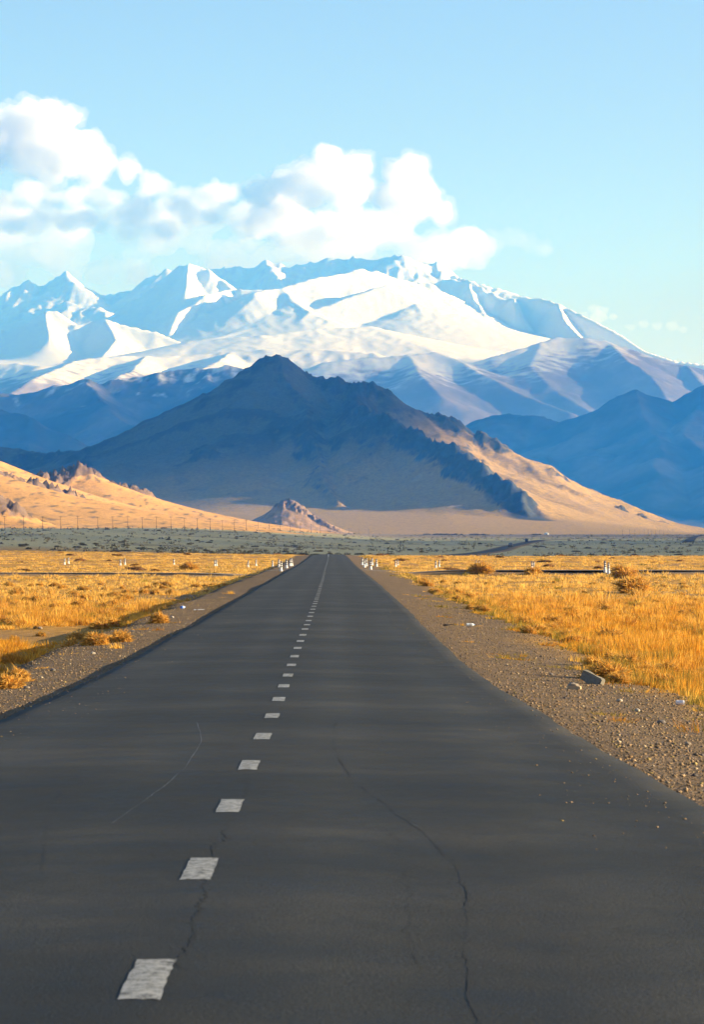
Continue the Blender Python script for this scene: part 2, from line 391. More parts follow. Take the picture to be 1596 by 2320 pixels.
left_hill = hills('golden_hill', -520, 40, 1900, 4300, 2.8, 5.0,
    [dict(p=LA[:4], k=0.42), dict(p=LA[2:8], k=0.42, rock=1.0, rw=34), dict(p=LA[6:11], k=0.34, rock=1.0, rw=28), dict(p=LA[10:], k=0.2), dict(p=LB[:3], k=0.32, rock=0.8, rw=20), dict(p=LB[2:7], k=0.32, rock=1.0, rw=24), dict(p=LB[6:], k=0.15), dict(p=LC, k=0.6, rock=1.0, rw=36)],
    lambda X, Y: ground_z(X, Y, False) - 0.5, 0.4, 1.8, dict(f=f_left, warp=(10, 60)), lhill_m, c_left)

# -- little rocky knoll in front of the mountain
KN = [(560, 1190, 4900), (600, 1168, 4900), (628, 1148, 4900), (640, 1138, 4900), (650, 1133, 4900), (662, 1135, 4900), (680, 1150, 4890), (700, 1164, 4880), (730, 1182, 4860), (768, 1205, 4840)]
def f_kn(X, Y, H, rel, rk):
    w = np.clip(rel / 12, 0, 1)
    return fbm(X, Y, 25, 4) * 1.5 * w + np.clip(ridged(X, Y, 11, 4, 0.6) - 0.25, 0, 1) * 10 * rk * w
def c_kn(X, Y, H, rel, slope, rk):
    n2 = fbm(X, Y, 6, 3)
    c = lerp3(np.array([0.36, 0.225, 0.125]) * np.ones(X.shape + (3,)), np.array([0.24, 0.16, 0.095]), sstep(-0.2, 0.4, fbm(X, Y, 14, 3)))
    return lerp3(c, ROCKL * (0.9 + 0.5 * n2[..., None]), np.clip(rk * sstep(0.1, 0.45, rk + 0.5 * n2), 0, 1))
knoll = hills('rocky_knoll', -230, 40, 4700, 5100, 1.6, 2.3, [dict(p=KN[:4], k=0.62), dict(p=KN[3:7], k=0.72, rock=1.0, rw=22), dict(p=KN[6:], k=0.6, rock=1.0, rw=12)],
    lambda X, Y: -10.5 + 0 * X, 0.6, 1.6, dict(f=f_kn, warp=(5, 25)), lhill_m, c_kn)

# -- blue foothills (their colour is plain dark rock and dry turf; the air between makes them blue)
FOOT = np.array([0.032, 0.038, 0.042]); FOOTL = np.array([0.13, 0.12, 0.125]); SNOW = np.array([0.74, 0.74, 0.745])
def f_foot(X, Y, H, rel, rk):
    w = np.clip(rel / 250, 0, 1)
    return (ridged(X, Y, 900, 6) - 0.45) * 70 * w * np.clip(1.2 - rel / 1300, 0.2, 1) + fbm(X, Y, 120, 4) * 14 * w
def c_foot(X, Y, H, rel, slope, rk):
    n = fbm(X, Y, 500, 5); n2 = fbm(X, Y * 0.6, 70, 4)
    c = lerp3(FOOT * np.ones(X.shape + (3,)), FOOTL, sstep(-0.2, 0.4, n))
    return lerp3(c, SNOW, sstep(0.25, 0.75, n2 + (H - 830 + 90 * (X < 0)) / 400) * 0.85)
foot_m = col_mat('foothill', nscale=0.02, amt=0.25, bs=0.4, bd=12)
RI = [(980, 1000, 15500), (1060, 952, 15500), (1105, 940, 15500), (1150, 934, 15500), (1200, 950, 15400), (1240, 950, 15400), (1275, 966, 15300), (1310, 957, 15200), (1370, 942, 15200), (1400, 918, 15200), (1440, 886, 15200), (1480, 902, 15200), (1515, 916, 15200), (1560, 895, 15200), (1600, 878, 15300), (1700, 850, 15400), (1850, 900, 15500)]
RI2 = [(1440, 886, 15200), (1470, 960, 14600), (1500, 1020, 14000), (1480, 1090, 13300)]
RI3 = [(1600, 878, 15300), (1560, 980, 14500), (1600, 1060, 13700), (1640, 1120, 13000)]
RI4 = [(1275, 966, 15300), (1240, 1040, 14500), (1260, 1100, 13700)]
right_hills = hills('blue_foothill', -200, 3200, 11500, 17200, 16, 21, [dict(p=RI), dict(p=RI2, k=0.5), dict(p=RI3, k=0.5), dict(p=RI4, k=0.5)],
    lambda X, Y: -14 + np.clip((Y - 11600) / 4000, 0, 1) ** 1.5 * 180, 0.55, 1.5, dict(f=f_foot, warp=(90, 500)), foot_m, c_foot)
LI = [(-160, 915, 16000), (0, 890, 16000), (60, 893, 16000), (110, 884, 16000), (165, 869, 16000), (205, 858, 16000), (235, 866, 16000), (300, 848, 16100), (345, 843, 16100), (400, 838, 16200), (470, 842, 16200), (520, 829, 16200), (560, 833, 16200), (620, 850, 16200), (720, 900, 16200)]
LI2 = [(205, 858, 16000), (225, 905, 15400), (290, 950, 14700), (360, 990, 14000)]
LI3 = [(-120, 925, 13600), (0, 935, 13500), (60, 955, 13400), (120, 985, 13300), (220, 1015, 13200), (300, 1040, 13000)]
LI4 = [(470, 842, 16200), (480, 900, 15500), (430, 960, 14800)]
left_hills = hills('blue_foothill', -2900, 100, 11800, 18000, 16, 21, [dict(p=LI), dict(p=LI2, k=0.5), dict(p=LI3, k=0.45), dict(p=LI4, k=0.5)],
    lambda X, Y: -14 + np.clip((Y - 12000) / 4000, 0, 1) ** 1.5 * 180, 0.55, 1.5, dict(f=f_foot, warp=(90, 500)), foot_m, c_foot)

# -- snow range
SR = []
def rg(*p, **kw): SR.append(dict(p=list(p), **kw))
K = 1000
rg((-260, 650, 33 * K), (-60, 700, 33 * K), (0, 690, 33 * K), (40, 648, 33 * K), (65, 632, 33 * K), (90, 648, 33 * K), (112, 640, 33 * K), (150, 616, 33 * K), (178, 636, 33 * K), (205, 652, 33 * K), (240, 668, 33 * K), (290, 664, 33 * K), (340, 640, 33 * K), (376, 610, 33 * K), (430, 640, 33 * K), (490, 608, 33 * K), (540, 606, 33 * K), (575, 611, 33 * K), (600, 597, 33 * K), (625, 608, 33 * K), (655, 613, 33 * K), (700, 592, 33 * K), (740, 581, 33 * K), (790, 592, 33 * K), (850, 586, 32.6 * K), (885, 577, 32.4 * K), (905, 575, 32.2 * K), (940, 588, 32.6 * K), (985, 600, 32.6 * K), (1030, 620, 32.5 * K), (1060, 636, 32.4 * K), (1110, 640, 32.3 * K), (1150, 652, 32.2 * K), (1195, 676, 32 * K), (1260, 705, 31.8 * K), k=0.75)
rg((100, 700, 31.6 * K), (150, 690, 31.6 * K), (230, 700, 31.4 * K), k=0.5)
rg((600, 597, 33 * K), (640, 640, 32 * K)); rg((985, 600, 32.6 * K), (1000, 640, 31.8 * K)); rg((1030, 620, 32.5 * K), (1050, 645, 31.8 * K))
# peak with the fluted lit face
rg((240, 718, 29.4 * K), (310, 702, 29.6 * K), (350, 656, 29.8 * K), (390, 621, 30 * K), (410, 607, 30 * K), (428, 604, 30 * K), (455, 608, 30 * K), (475, 616, 29.9 * K), (500, 636, 29.8 * K), (526, 657, 29.6 * K), (545, 660, 29.4 * K), (600, 658, 29.4 * K), k=0.8)
rg((428, 604, 30 * K), (424, 640, 29.3 * K), (420, 662, 28.9 * K), k=1.0)
rg((526, 657, 29.6 * K), (490, 663, 29 * K), (465, 668, 28.5 * K), (440, 690, 28.1 * K), (405, 706, 27.8 * K), (390, 735, 27.5 * K), (384, 750, 27.3 * K), k=0.75)
rg((465, 668, 28.5 * K), (466, 700, 28 * K), (500, 745, 27.2 * K), k=0.7)
rg((500, 663, 29.1 * K), (540, 692, 28.3 * K), (578, 748, 27 * K), k=0.7)
# dome and the long lit slope
rg((575, 664, 28.1 * K), (600, 657, 28.3 * K), (640, 652, 28.5 * K), (700, 634, 28.9 * K), (760, 622, 29.3 * K), (800, 614, 29.6 * K), (850, 613, 29.9 * K), (885, 622, 30.1 * K), (930, 640, 30.3 * K), (958, 645, 30.4 * K), k=0.5, pow=1.35)
rg((640, 652, 28.5 * K), (670, 685, 27.9 * K), (700, 705, 27.5 * K), (745, 726, 27.2 * K), k=0.38, pow=1.3)
rg((875, 645, 28.5 * K), (950, 690, 28.2 * K), (1050, 716, 28 * K), (1150, 742, 27.8 * K), (1240, 774, 27.6 * K), (1300, 800, 27.4 * K), k=0.32, pow=1.3)
# escarpment
rg((930, 636, 31.8 * K), (960, 641, 31.6 * K), (1020, 643, 31.2 * K), (1062, 647, 31 * K), (1108, 662, 30.7 * K), (1160, 672, 30.4 * K), (1198, 679, 30.1 * K), (1223, 679, 29.9 * K), (1258, 688, 29.7 * K), (1298, 706, 29.4 * K), (1348, 728, 29.1 * K), (1408, 758, 28.8 * K), (1460, 793, 28.5 * K), (1530, 816, 28.2 * K), (1620, 826, 28 * K), (1760, 850, 28 * K), k=1.15, pow=1.2)
rg((1062, 647, 31 * K), (1080, 690, 30 * K), (1108, 735, 29 * K), k=1.1, pow=1.2)
rg((1258, 688, 29.7 * K), (1285, 730, 28.8 * K), (1325, 770, 28 * K), k=1.05, pow=1.2)
rg((1160, 672, 30.4 * K), (1170, 712, 29.5 * K), k=1.1, pow=1.2)
# lower hills
rg((-160, 745, 26.5 * K), (0, 744, 26.5 * K), (45, 768, 26.5 * K), (75, 742, 26.5 * K), (105, 707, 26.5 * K), (130, 706, 26.5 * K), (172, 736, 26.3 * K), (205, 727, 26.4 * K), (240, 722, 26.4 * K), (285, 738, 26.3 * K), (350, 752, 26.2 * K), (420, 780, 26 * K), k=0.7)
rg((240, 722, 26.4 * K), (262, 770, 25.6 * K), (230, 810, 24.8 * K), k=0.6); rg((105, 707, 26.5 * K), (110, 770, 25.5 * K), k=0.6)
rg((-120, 835, 22.5 * K), (40, 824, 22.5 * K), (95, 828, 22.3 * K), (150, 822, 22.4 * K), (200, 814, 22.6 * K), (300, 806, 22.8 * K), (400, 806, 22.9 * K), (500, 800, 23 * K), (600, 792, 23 * K), (720, 790, 23 * K), (850, 800, 22.8 * K), k=0.35, pow=1.3)
rg((170, 818, 22.4 * K), (90, 855, 21.2 * K), (20, 895, 20.2 * K), k=0.35); rg((330, 808, 22.8 * K), (300, 840, 21.6 * K), (240, 870, 20.5 * K), k=0.35); rg((520, 800, 23 * K), (500, 820, 22 * K), (430, 850, 21 * K), k=0.35)
rg((440, 770, 25.2 * K), (600, 760, 25.2 * K), (720, 745, 25.6 * K), (840, 738, 25.8 * K), k=0.25, pow=1.3)
rg((680, 838, 21.5 * K), (740, 822, 21.6 * K), (840, 812, 21.8 * K), (930, 803, 22 * K), (985, 797, 22.2 * K), (1040, 815, 22 * K), (1100, 852, 21.4 * K), (1180, 890, 20.8 * K), (1290, 935, 20 * K), k=0.4, pow=1.3)
rg((930, 803, 22 * K), (950, 850, 21 * K), (1000, 900, 20 * K), k=0.4)
# brown shoulder on the right
rg((1000, 845, 22.5 * K), (1060, 826, 22.6 * K), (1120, 806, 22.8 * K), (1180, 789, 23 * K), (1230, 776, 23.2 * K), (1272, 766, 23.4 * K), (1330, 767, 23.4 * K), (1372, 771, 23.4 * K), (1430, 790, 23.3 * K), (1490, 812, 23.2 * K), (1560, 830, 23 * K), (1700, 860, 23 * K), k=0.4, pow=1.4)
rg((1390, 776, 23.4 * K), (1420, 815, 22.4 * K), (1475, 850, 21.5 * K), (1500, 890, 20.7 * K), (1512, 925, 20 * K), k=0.42, pow=1.3)
rg((1230, 776, 23.2 * K), (1200, 830, 22.2 * K), (1250, 880, 21.3 * K), (1340, 935, 20.2 * K), k=0.3, pow=1.3)
rg((1560, 830, 23 * K), (1600, 880, 21.5 * K), (1680, 930, 20 * K), k=0.5)
def base_range(X, Y):
    return np.interp(Y, [17000, 19000, 21000, 23000, 25000, 27000, 29000, 31000, 34500], [-60, 250, 700, 1150, 1500, 1750, 1950, 2050, 1900]) - 500 * sstep(2000, 4200, X) * sstep(20000, 26000, Y)
def f_range(X, Y, H, rel, rk):
    w = np.clip(rel / 350, 0.12, 1)
    hi = sstep(28800, 31000, Y)
    n = (ridged(X, Y * 0.8, 1000, 6) - 0.45) * 150 * w * (0.12 + 0.85 * hi)
    n += (ridged(X + 500, Y * 0.5, 170, 4) - 0.4) * 30 * w * (0.42 + 0.9 * hi)
    return n + fbm(X, Y, 420, 5) * 3.5 * np.clip(w, 0.3, 1)
def c_range(X, Y, H, rel, slope, rk):
    n = fbm(X, Y * 0.5, 420, 5); n2 = fbm(X * 0.6, Y, 80, 4)
    c = lerp3(np.array([0.22, 0.195, 0.20]) * np.ones(X.shape + (3,)), np.array([0.32, 0.28, 0.285]), sstep(-0.3, 0.3, n))
    s = sstep(-0.1, 0.4, (H - 1120 - 330 * sstep(700, 2600, X)) / 420 + 0.6 * n2 + 0.4 * n)
    c = lerp3(c, SNOW, s)
    far = sstep(30800, 32000, Y)
    return lerp3(c, np.array([0.16, 0.15, 0.15]), sstep(0.85, 1.25, slope + 0.5 * n2) * far * 0.3)
snow_m = col_mat('snow', nscale=0.03, amt=0.12, rough=0.85)
snow_range = hills('snow_mountain', -5600, 5600, 17000, 34400, 23, 38, SR, base_range, 0.7, 1.5, dict(f=f_range, warp=(45, 1600)), snow_m, c_range, sm=5)

# -- the air
m = bpy.data.materials.new('air'); m.use_nodes = True; nt = m.node_tree
for n in list(nt.nodes): nt.nodes.remove(n)
pv = N(nt, 'ShaderNodeVolumePrincipled'); out = N(nt, 'ShaderNodeOutputMaterial')
pv.inputs['Color'].default_value = (0.03, 0.27, 0.97, 1); pv.inputs['Absorption Color'].default_value = (1, 1, 1, 1)
pv.inputs['Density'].default_value = 5.0e-5; pv.inputs['Anisotropy'].default_value = 0.0
nt.links.new(pv.outputs[0], out.inputs['Volume'])
def box_mesh(name, lo, hi):
    v = [(x, y, z) for x in (lo[0], hi[0]) for y in (lo[1], hi[1]) for z in (lo[2], hi[2])]
    f = [(0, 1, 3, 2), (4, 6, 7, 5), (0, 4, 5, 1), (2, 3, 7, 6), (0, 2, 6, 4), (1, 5, 7, 3)]
    return mesh_from(name, v, f)
haze = tag(add('haze', box_mesh('haze', (-6850, -400, -120), (6850, 36300, 3560)), m), kind='stuff')

# ------------------------------------------------------------------ clouds (closed bodies of scattering droplets)
import bmesh
_bm = bmesh.new(); bmesh.ops.create_icosphere(_bm, subdivisions=2, radius=1.0)
ICO_V = np.array([v.co[:] for v in _bm.verts]); ICO_F = np.array([[v.index for v in f.verts] for f in _bm.faces]); _bm.free()
def droplets(name, density, col=(1, 1, 1), aniso=0.2):
    m = bpy.data.materials.new(name); m.use_nodes = True; nt = m.node_tree
    for n in list(nt.nodes): nt.nodes.remove(n)
    pv = N(nt, 'ShaderNodeVolumePrincipled'); out = N(nt, 'ShaderNodeOutputMaterial')
    pv.inputs['Color'].default_value = (*col, 1); pv.inputs['Density'].default_value = density; pv.inputs['Anisotropy'].default_value = aniso
    nt.links.new(pv.outputs[0], out.inputs['Volume']); return m
def cloud(blobs, voxel, mat, label, puff=0.4, kids=9, lump=(0.35, 0.16), squash=0.8, seed=1, flat=None, grand=4, fringe=None):
    """blobs: (x, y, z, radius)"""
    r = np.random.default_rng(seed); allb = []
    for (x, y, z, rad) in blobs:
        allb.append((x, y, z, rad))
        for k in range(kids):
            d = r.normal(size=3); d[2] = abs(d[2]) * 0.9 + 0.05 * d[2]; d /= np.linalg.norm(d)
            q = rad * r.uniform(0.28, 0.5) * (puff / 0.4)
            kx, ky, kz = x + d[0] * rad * 0.88, y + d[1] * rad * 0.8, z + d[2] * rad * 0.88 * squash
            allb.append((kx, ky, kz, q))
            for g in range(grand):
                e = r.normal(size=3) + d * 0.8; e /= np.linalg.norm(e)
                allb.append((kx + e[0] * q * 0.9, ky + e[1] * q * 0.9, kz + e[2] * q * 0.8, q * r.uniform(0.3, 0.55)))
    V = np.concatenate([ICO_V * (b[3], b[3], b[3] * squash) + (b[0], b[1], b[2]) for b in allb])
    Fc = np.concatenate([ICO_F + i * len(ICO_V) for i in range(len(allb))])
    ctr = V.mean(0)
    me = mesh_from('cloud', V - ctr, Fc)
    tmp = bpy.data.objects.new('tmp', me); COL.objects.link(tmp)
    md = tmp.modifiers.new('r', 'REMESH'); md.mode = 'VOXEL'; md.voxel_size = voxel
    dg = bpy.context.evaluated_depsgraph_get(); dg.update()
    me2 = bpy.data.meshes.new_from_object(tmp.evaluated_get(dg)); bpy.data.objects.remove(tmp)
    n = len(me2.vertices); co = np.empty(n * 3); me2.vertices.foreach_get('co', co); co = co.reshape(-1, 3)
    no = np.empty(n * 3, dtype=np.float32); me2.vertices.foreach_get('normal', no); no = no.reshape(-1, 3)
    sc = np.mean([b[3] for b in blobs])
    w = co + ctr
    d = lump[0] * sc * (0.15 - np.abs(pn3(w / (sc * 0.9)))) + lump[1] * sc * (0.15 - np.abs(pn3(w / (sc * 0.38) + 7.7))) + 0.5 * lump[1] * sc * pn3(w / (sc * 0.18) + 3.3)
    co = co + no * d[:, None]
    if flat is not None:
        zz = co[:, 2] + ctr[2]; co[:, 2] = np.where(zz < flat, flat + (zz - flat) * 0.25, zz) - ctr[2]
    me2.vertices.foreach_set('co', co.astype(np.float32).ravel()); me2.update()
    me2.polygons.foreach_set('use_smooth', np.ones(len(me2.polygons), dtype=bool))
    me2.materials.clear(); me2.materials.append(mat); me2.name = 'cloud'
    o = bpy.data.objects.new('cloud', me2); COL.objects.link(o); o.location = ctr
    if fringe:
        dd = np.maximum(0.0, 0.5 + pn3(w / (sc * 0.7) + 5)) * sc * 0.30 + 0.10 * sc * pn3(w / (sc * 0.22)) + 0.06 * sc
        me3 = me2.copy(); me3.name = 'fringe'; me3.vertices.foreach_set('co', (co + no * dd[:, None]).astype(np.float32).ravel()); me3.update(); me3.materials.clear(); me3.materials.append(fringe)
        fr = bpy.data.objects.new('fringe', me3); COL.objects.link(fr); fr.parent = o
    return tag(o, label, 'cloud', 'cumulus clouds over the snow range')
def sky_blobs(lst, Y0, jitter, seed=3):
    r = np.random.default_rng(seed); out = []
    for (u, v, rp) in lst:
        Y = Y0 + r.uniform(-jitter, jitter); x, y, z = P(u, v, Y); out.append((x, y, z, rp * Y / F))
    return out
thick = droplets('cloud_droplets', 0.0022, aniso=0.0); mid_ = droplets('cloud_droplets_thin', 0.0009, aniso=0.0); thin = droplets('cloud_veil', 0.00062, aniso=0.0); edge_ = droplets('cloud_fringe', 0.0007, aniso=0.0)
Y1 = 46 * K
def bank(outline, n, rmin, rmax, seed):
    """blobs spread under an outline: (u, top row, bottom row) columns"""
    r = np.random.default_rng(seed); o = np.array(outline, float); out = []
    for _ in range(n):
        u = r.uniform(o[0, 0], o[-1, 0]); t, b = np.interp(u, o[:, 0], o[:, 1]), np.interp(u, o[:, 0], o[:, 2]); rp = r.uniform(rmin, rmax)
        out.append((u, r.uniform(min(t + rp * 0.9, b), b), rp))
    return out
cloud(sky_blobs([(-20, 300, 60), (40, 275, 52), (55, 320, 60), (105, 285, 55), (130, 270, 42), (115, 340, 60), (165, 330, 45), (205, 345, 38), (60, 365, 50), (150, 368, 45), (-40, 350, 60), (230, 370, 34), (290, 385, 30), (210, 395, 34), (110, 395, 40)], Y1, 500), 50, thick,
      'tall white cumulus at the left edge of the sky', seed=4, fringe=edge_)
cloud(sky_blobs([(590, 440, 40), (640, 410, 38), (690, 395, 40), (745, 370, 42), (750, 420, 50), (800, 385, 38), (815, 370, 28), (700, 440, 45), (640, 460, 45), (790, 440, 48), (830, 420, 20)], Y1, 500), 45, thick,
      'white cumulus heads above the middle of the snow range', seed=5, fringe=edge_)
cloud(sky_blobs([(905, 395, 38), (938, 380, 34), (930, 425, 50), (890, 450, 45), (960, 455, 40), (1000, 485, 30), (930, 475, 45)], Y1 - 1500, 400), 45, thick,
      'bright cumulus tower right of the middle, highest part rounded', seed=6, fringe=edge_)
cloud(sky_blobs(bank([(-60, 395, 500), (60, 400, 520), (160, 420, 520), (240, 395, 520), (330, 380, 540), (400, 420, 540), (470, 395, 540), (560, 430, 540), (700, 450, 540), (860, 460, 540), (980, 470, 540)], 90, 18, 40, 17), Y1 + 300, 1100), 60, mid_,
      'broken bluish cloud bank below the left cumulus', seed=7, kids=5, fringe=edge_)
cloud(sky_blobs(bank([(-90, 430, 620), (100, 420, 630), (300, 430, 640), (500, 440, 635), (700, 440, 615), (880, 450, 600), (1000, 470, 600), (1090, 510, 600)], 105, 26, 55, 18), Y1 + 3500, 900), 100, thin,
      'pale veil of cloud resting on the snow peaks', seed=8, kids=4)
cloud(sky_blobs(bank([(1000, 470, 560), (1080, 492, 570), (1130, 520, 575), (1185, 500, 575), (1250, 545, 570)], 26, 14, 28, 19), Y1 + 1000, 500), 50, droplets('cloud_wisp', 0.00016),
      'thin wisp of cloud trailing off to the right', seed=9, kids=5)
cloud(sky_blobs([(1345, 700, 14), (1365, 705, 16), (1390, 718, 12), (1325, 715, 12), (1355, 720, 20)], Y1, 300), 28, mid_,
      'small puff of cloud beside the right end of the snow range', seed=10, kids=6)
cloud(sky_blobs([(1460, 735, 14), (1490, 740, 14), (1525, 740, 16), (1550, 748, 12), (1430, 742, 12)], Y1, 300), 30, thin,
      'faint small cloud above the low ridge at right', seed=11, kids=6)
# unseen clouds added to the right to shade and dim mountain, foothills, snow and plain
dense = droplets('cloud_droplets_dense', 0.012); sparse = droplets('cloud_droplets_sparse', 0.0036)
def shadow_cloud(x, y, z0, z1, half, dist, label, seed, mat=None):
    """a cloud on the sun's side whose shadow covers heights z0..z1 above the point x, y"""
    h = math.cos(R(SUN_EL)); bl = []; r = np.random.default_rng(seed)
    cx, cy_ = x + dist * math.cos(R(SUN_AZ)), y + dist * math.sin(R(SUN_AZ))
    zb, zt = z0 + dist * math.tan(R(SUN_EL)), z1 + dist * math.tan(R(SUN_EL))
    rad = (zt - zb) / 2 / 0.8
    n = max(3, int(half * 2 / (rad * 0.7)))
    for k in range(n):
        t = -half + 2 * half * k / (n - 1)
        px, py = -math.sin(R(SUN_AZ)) * t, math.cos(R(SUN_AZ)) * t
        bl.append((cx + px, cy_ + py, (zb + zt) / 2 + r.uniform(-0.1, 0.1) * rad, rad * r.uniform(0.85, 1.05)))
    return cloud(bl, rad / 5, mat or dense, label, seed=seed, kids=5, lump=(0.15, 0.1))
shadow_cloud(300, 6750, 165, 950, 1350, 14000, 'unseen cumulus off to the right shading the dark mountain', 21)
shadow_cloud(1000, 14600, 40, 1400, 2300, 14500, 'unseen cumulus off to the right shading the blue foothills', 22)
shadow_cloud(-3000, 32900, 1750, 3500, 1150, 11500, 'unseen thin cloud off to the right dimming the farthest snow peaks', 25, droplets('cloud_droplets_haze', 0.0003))
shadow_cloud(1500, 21800, 450, 1800, 1700, 8200, 'unseen thin cloud off to the right dimming the brown shoulder', 26, droplets('cloud_droplets_light', 0.0009))
shadow_cloud(0, 1400, -260, 110, 620, 8200, 'unseen low thin cloud off to the right dimming the middle of the plain', 23, sparse)
shadow_cloud(0, 3300, -330, -10, 1500, 8300, 'unseen low thin cloud off to the right dimming the far plain', 24, sparse)

# ------------------------------------------------------------------ road paint, cracks, seams
ORD = ['first', 'second', 'third', 'fourth', 'fifth', 'sixth', 'seventh', 'eighth', 'ninth', 'tenth', 'eleventh', 'twelfth', 'thirteenth', 'fourteenth', 'fifteenth', 'sixteenth', 'seventeenth', 'eighteenth', 'nineteenth', 'twentieth']
ORD = ORD + ['twenty-' + o for o in ORD[:9]] + ['thirtieth'] + ['thirty-' + o for o in ORD[:9]] + ['fortieth'] + ['forty-' + o for o in ORD[:9]]
m, nt, b = new_mat('road_paint', 0.75, 0.25)
pos = obj_pos(nt); n1_ = noise(nt, 16.0, 6, 0.75, pos); n2_ = noise(nt, 90.0, 3, 0.6, pos)
mm = N(nt, 'ShaderNodeMath', operation='MULTIPLY_ADD'); nt.links.new(n2_.outputs['Fac'], mm.inputs[0]); mm.inputs[1].default_value = 0.5; nt.links.new(n1_.outputs['Fac'], mm.inputs[2])
pr = ramp(nt, mm.outputs[0], [(0.58, (0.36, 0.365, 0.35)), (0.74, (0.27, 0.275, 0.265)), (0.86, (0.05, 0.052, 0.05))])
nt.links.new(pr.outputs[0], b.inputs['Base Color']); paint = m
rp = np.random.default_rng(5)
def road_sheet(pts_s, pts_y, lift):
    return np.stack([pts_s + ROAD_X(pts_y), pts_y, road_top(pts_s, pts_y) + lift], -1)
n_d = 0
yc = 10.65
while yc < 548:
    L = 1.05 if yc < 420 else 3.9
    W = 0.155
    ny, nx = (13, 6) if yc < 60 else (5, 3)
    yy = np.linspace(yc - L / 2, yc + L / 2, ny); ss = np.linspace(-W / 2, W / 2, nx)
    S, Yy = np.meshgrid(ss, yy)
    S = S.copy(); Yy = Yy.copy()
    if yc < 60:
        S[:, 0] += rp.uniform(-0.004, 0.004, ny); S[:, -1] += rp.uniform(-0.006, 0.004, ny)
        Yy[0] += rp.uniform(-0.012, 0.012, nx); Yy[-1] += rp.uniform(-0.012, 0.012, nx)
    v = road_sheet(S.ravel(), Yy.ravel(), 0.002 + 0.00005 * yc)
    add('lane_dash', mesh_from('lane_dash', v, grid_faces(ny, nx)), paint, road)
    yc += 4.0; n_d += 1
crack_m = plain('crack_filler', (0.016, 0.018, 0.022), 0.85, 0.2, 0.3, 30)
scratch_m = plain('pale_scratch', (0.125, 0.14, 0.15), 0.8, 0.2, 0.2, 20)
def on_road(u, v):
    ys = np.arange(6, 120, 0.02); k = np.argmax(ZC + (VH - v) / F * ys < road_top(0 * ys, ys)); y = ys[k]
    return (u - U0) / F * y - float(ROAD_X(y)), y
def road_line(name, pix, w0, w1, mat, jag=0.03, seed=1, step=0.07, lift=0.002):
    q = np.array([on_road(*p) for p in pix]); d = np.concatenate([[0], np.cumsum(np.hypot(*np.diff(q, axis=0).T))])
    t = np.arange(0, d[-1], step); s = np.interp(t, d, q[:, 0]); y = np.interp(t, d, q[:, 1]); r = np.random.default_rng(seed)
    s = s + jag * 1.6 * fbm(t, t * 0 + seed, 0.9, 4) + 0.5 * jag * r.normal(0, 0.35, len(t)); w = 0.36 * (w0 + (w1 - w0) * np.linspace(0, 1, len(t))) * (0.45 + 0.9 * r.random(len(t))) * np.clip(0.6 + 1.2 * fbm(t, t * 0 + 3 * seed, 1.6, 2), 0.12, 1.5)
    v = np.empty((len(t) * 2, 3)); v[0::2] = road_sheet(s - w / 2, y, lift); v[1::2] = road_sheet(s + w / 2, y, lift)
    i = np.arange(len(t) - 1) * 2
    add(name, mesh_from(name, v, np.stack([i, i + 1, i + 3, i + 2], 1)), mat, road)
road_line('crack', [(1092, 2330), (1062, 2255), (1056, 2150), (1062, 2010), (1030, 1950), (985, 1900), (940, 1865), (895, 1836), (862, 1806), (820, 1778)], 0.028, 0.03, crack_m, 0.02, 2)
road_line('crack', [(820, 1778), (775, 1730), (758, 1690), (758, 1650), (772, 1618)], 0.03, 0.02, crack_m, 0.02, 3)
road_line('crack', [(396, 2170), (430, 2105), (445, 2050), (462, 2010), (478, 1965), (500, 1900), (530, 1850), (548, 1805), (568, 1760)], 0.035, 0.02, crack_m, 0.05, 4)
road_line('crack', [(392, 2172), (410, 2186), (428, 2196)], 0.02, 0.01, crack_m, 0.02, 5, 0.04)
road_line('crack', [(882, 1392), (886, 1402), (888, 1412)], 0.09, 0.09, crack_m, 0.08, 6, 0.2)
road_line('crack', [(97, 1990), (100, 1890), (110, 1830), (150, 1770), (190, 1735)], 0.012, 0.012, crack_m, 0.02, 7)
road_line('crack', [(935, 2320), (945, 2180), (930, 2060), (915, 1950), (900, 1880)], 0.012, 0.01, crack_m, 0.06, 8)
road_line('scratch', [(445, 1634), (455, 1660), (455, 1682), (420, 1735), (370, 1780), (250, 1862)], 0.02, 0.022, scratch_m, 0.01, 9)
tar_m = plain('dark_patch', (0.030, 0.032, 0.036), 0.7, 0.3, 0.25, 3.0)

# crossing gravel track
trk_m = plain('track_gravel', (0.22, 0.19, 0.155), 0.95, 0.1, 0.3, 2.0)
for sd in (-1, 1):
    tx = np.concatenate([np.linspace(3.4, 30, 60), np.linspace(31, 75, 60)]) * sd
    tx = tx + float(ROAD_X(240)); tv = []
    for w in np.linspace(-2.3, 2.3, 7):
        ty = CROSS_Y(tx) + w + 0.12 * fbm(tx, tx * 0 + w, 3, 2)
        tv.append(np.stack([tx, ty, ground_z(tx, ty) + 0.02 - 0.01 * abs(w) + 0.02 * fbm(tx, ty, 1.5, 2)], -1))
    tv = np.stack(tv, 1); fc = grid_faces(len(tx), 7)
    tag(add('gravel_track', mesh_from('gravel_track', tv.reshape(-1, 3), fc if sd < 0 else fc[:, ::-1], True), trk_m), kind='structure')

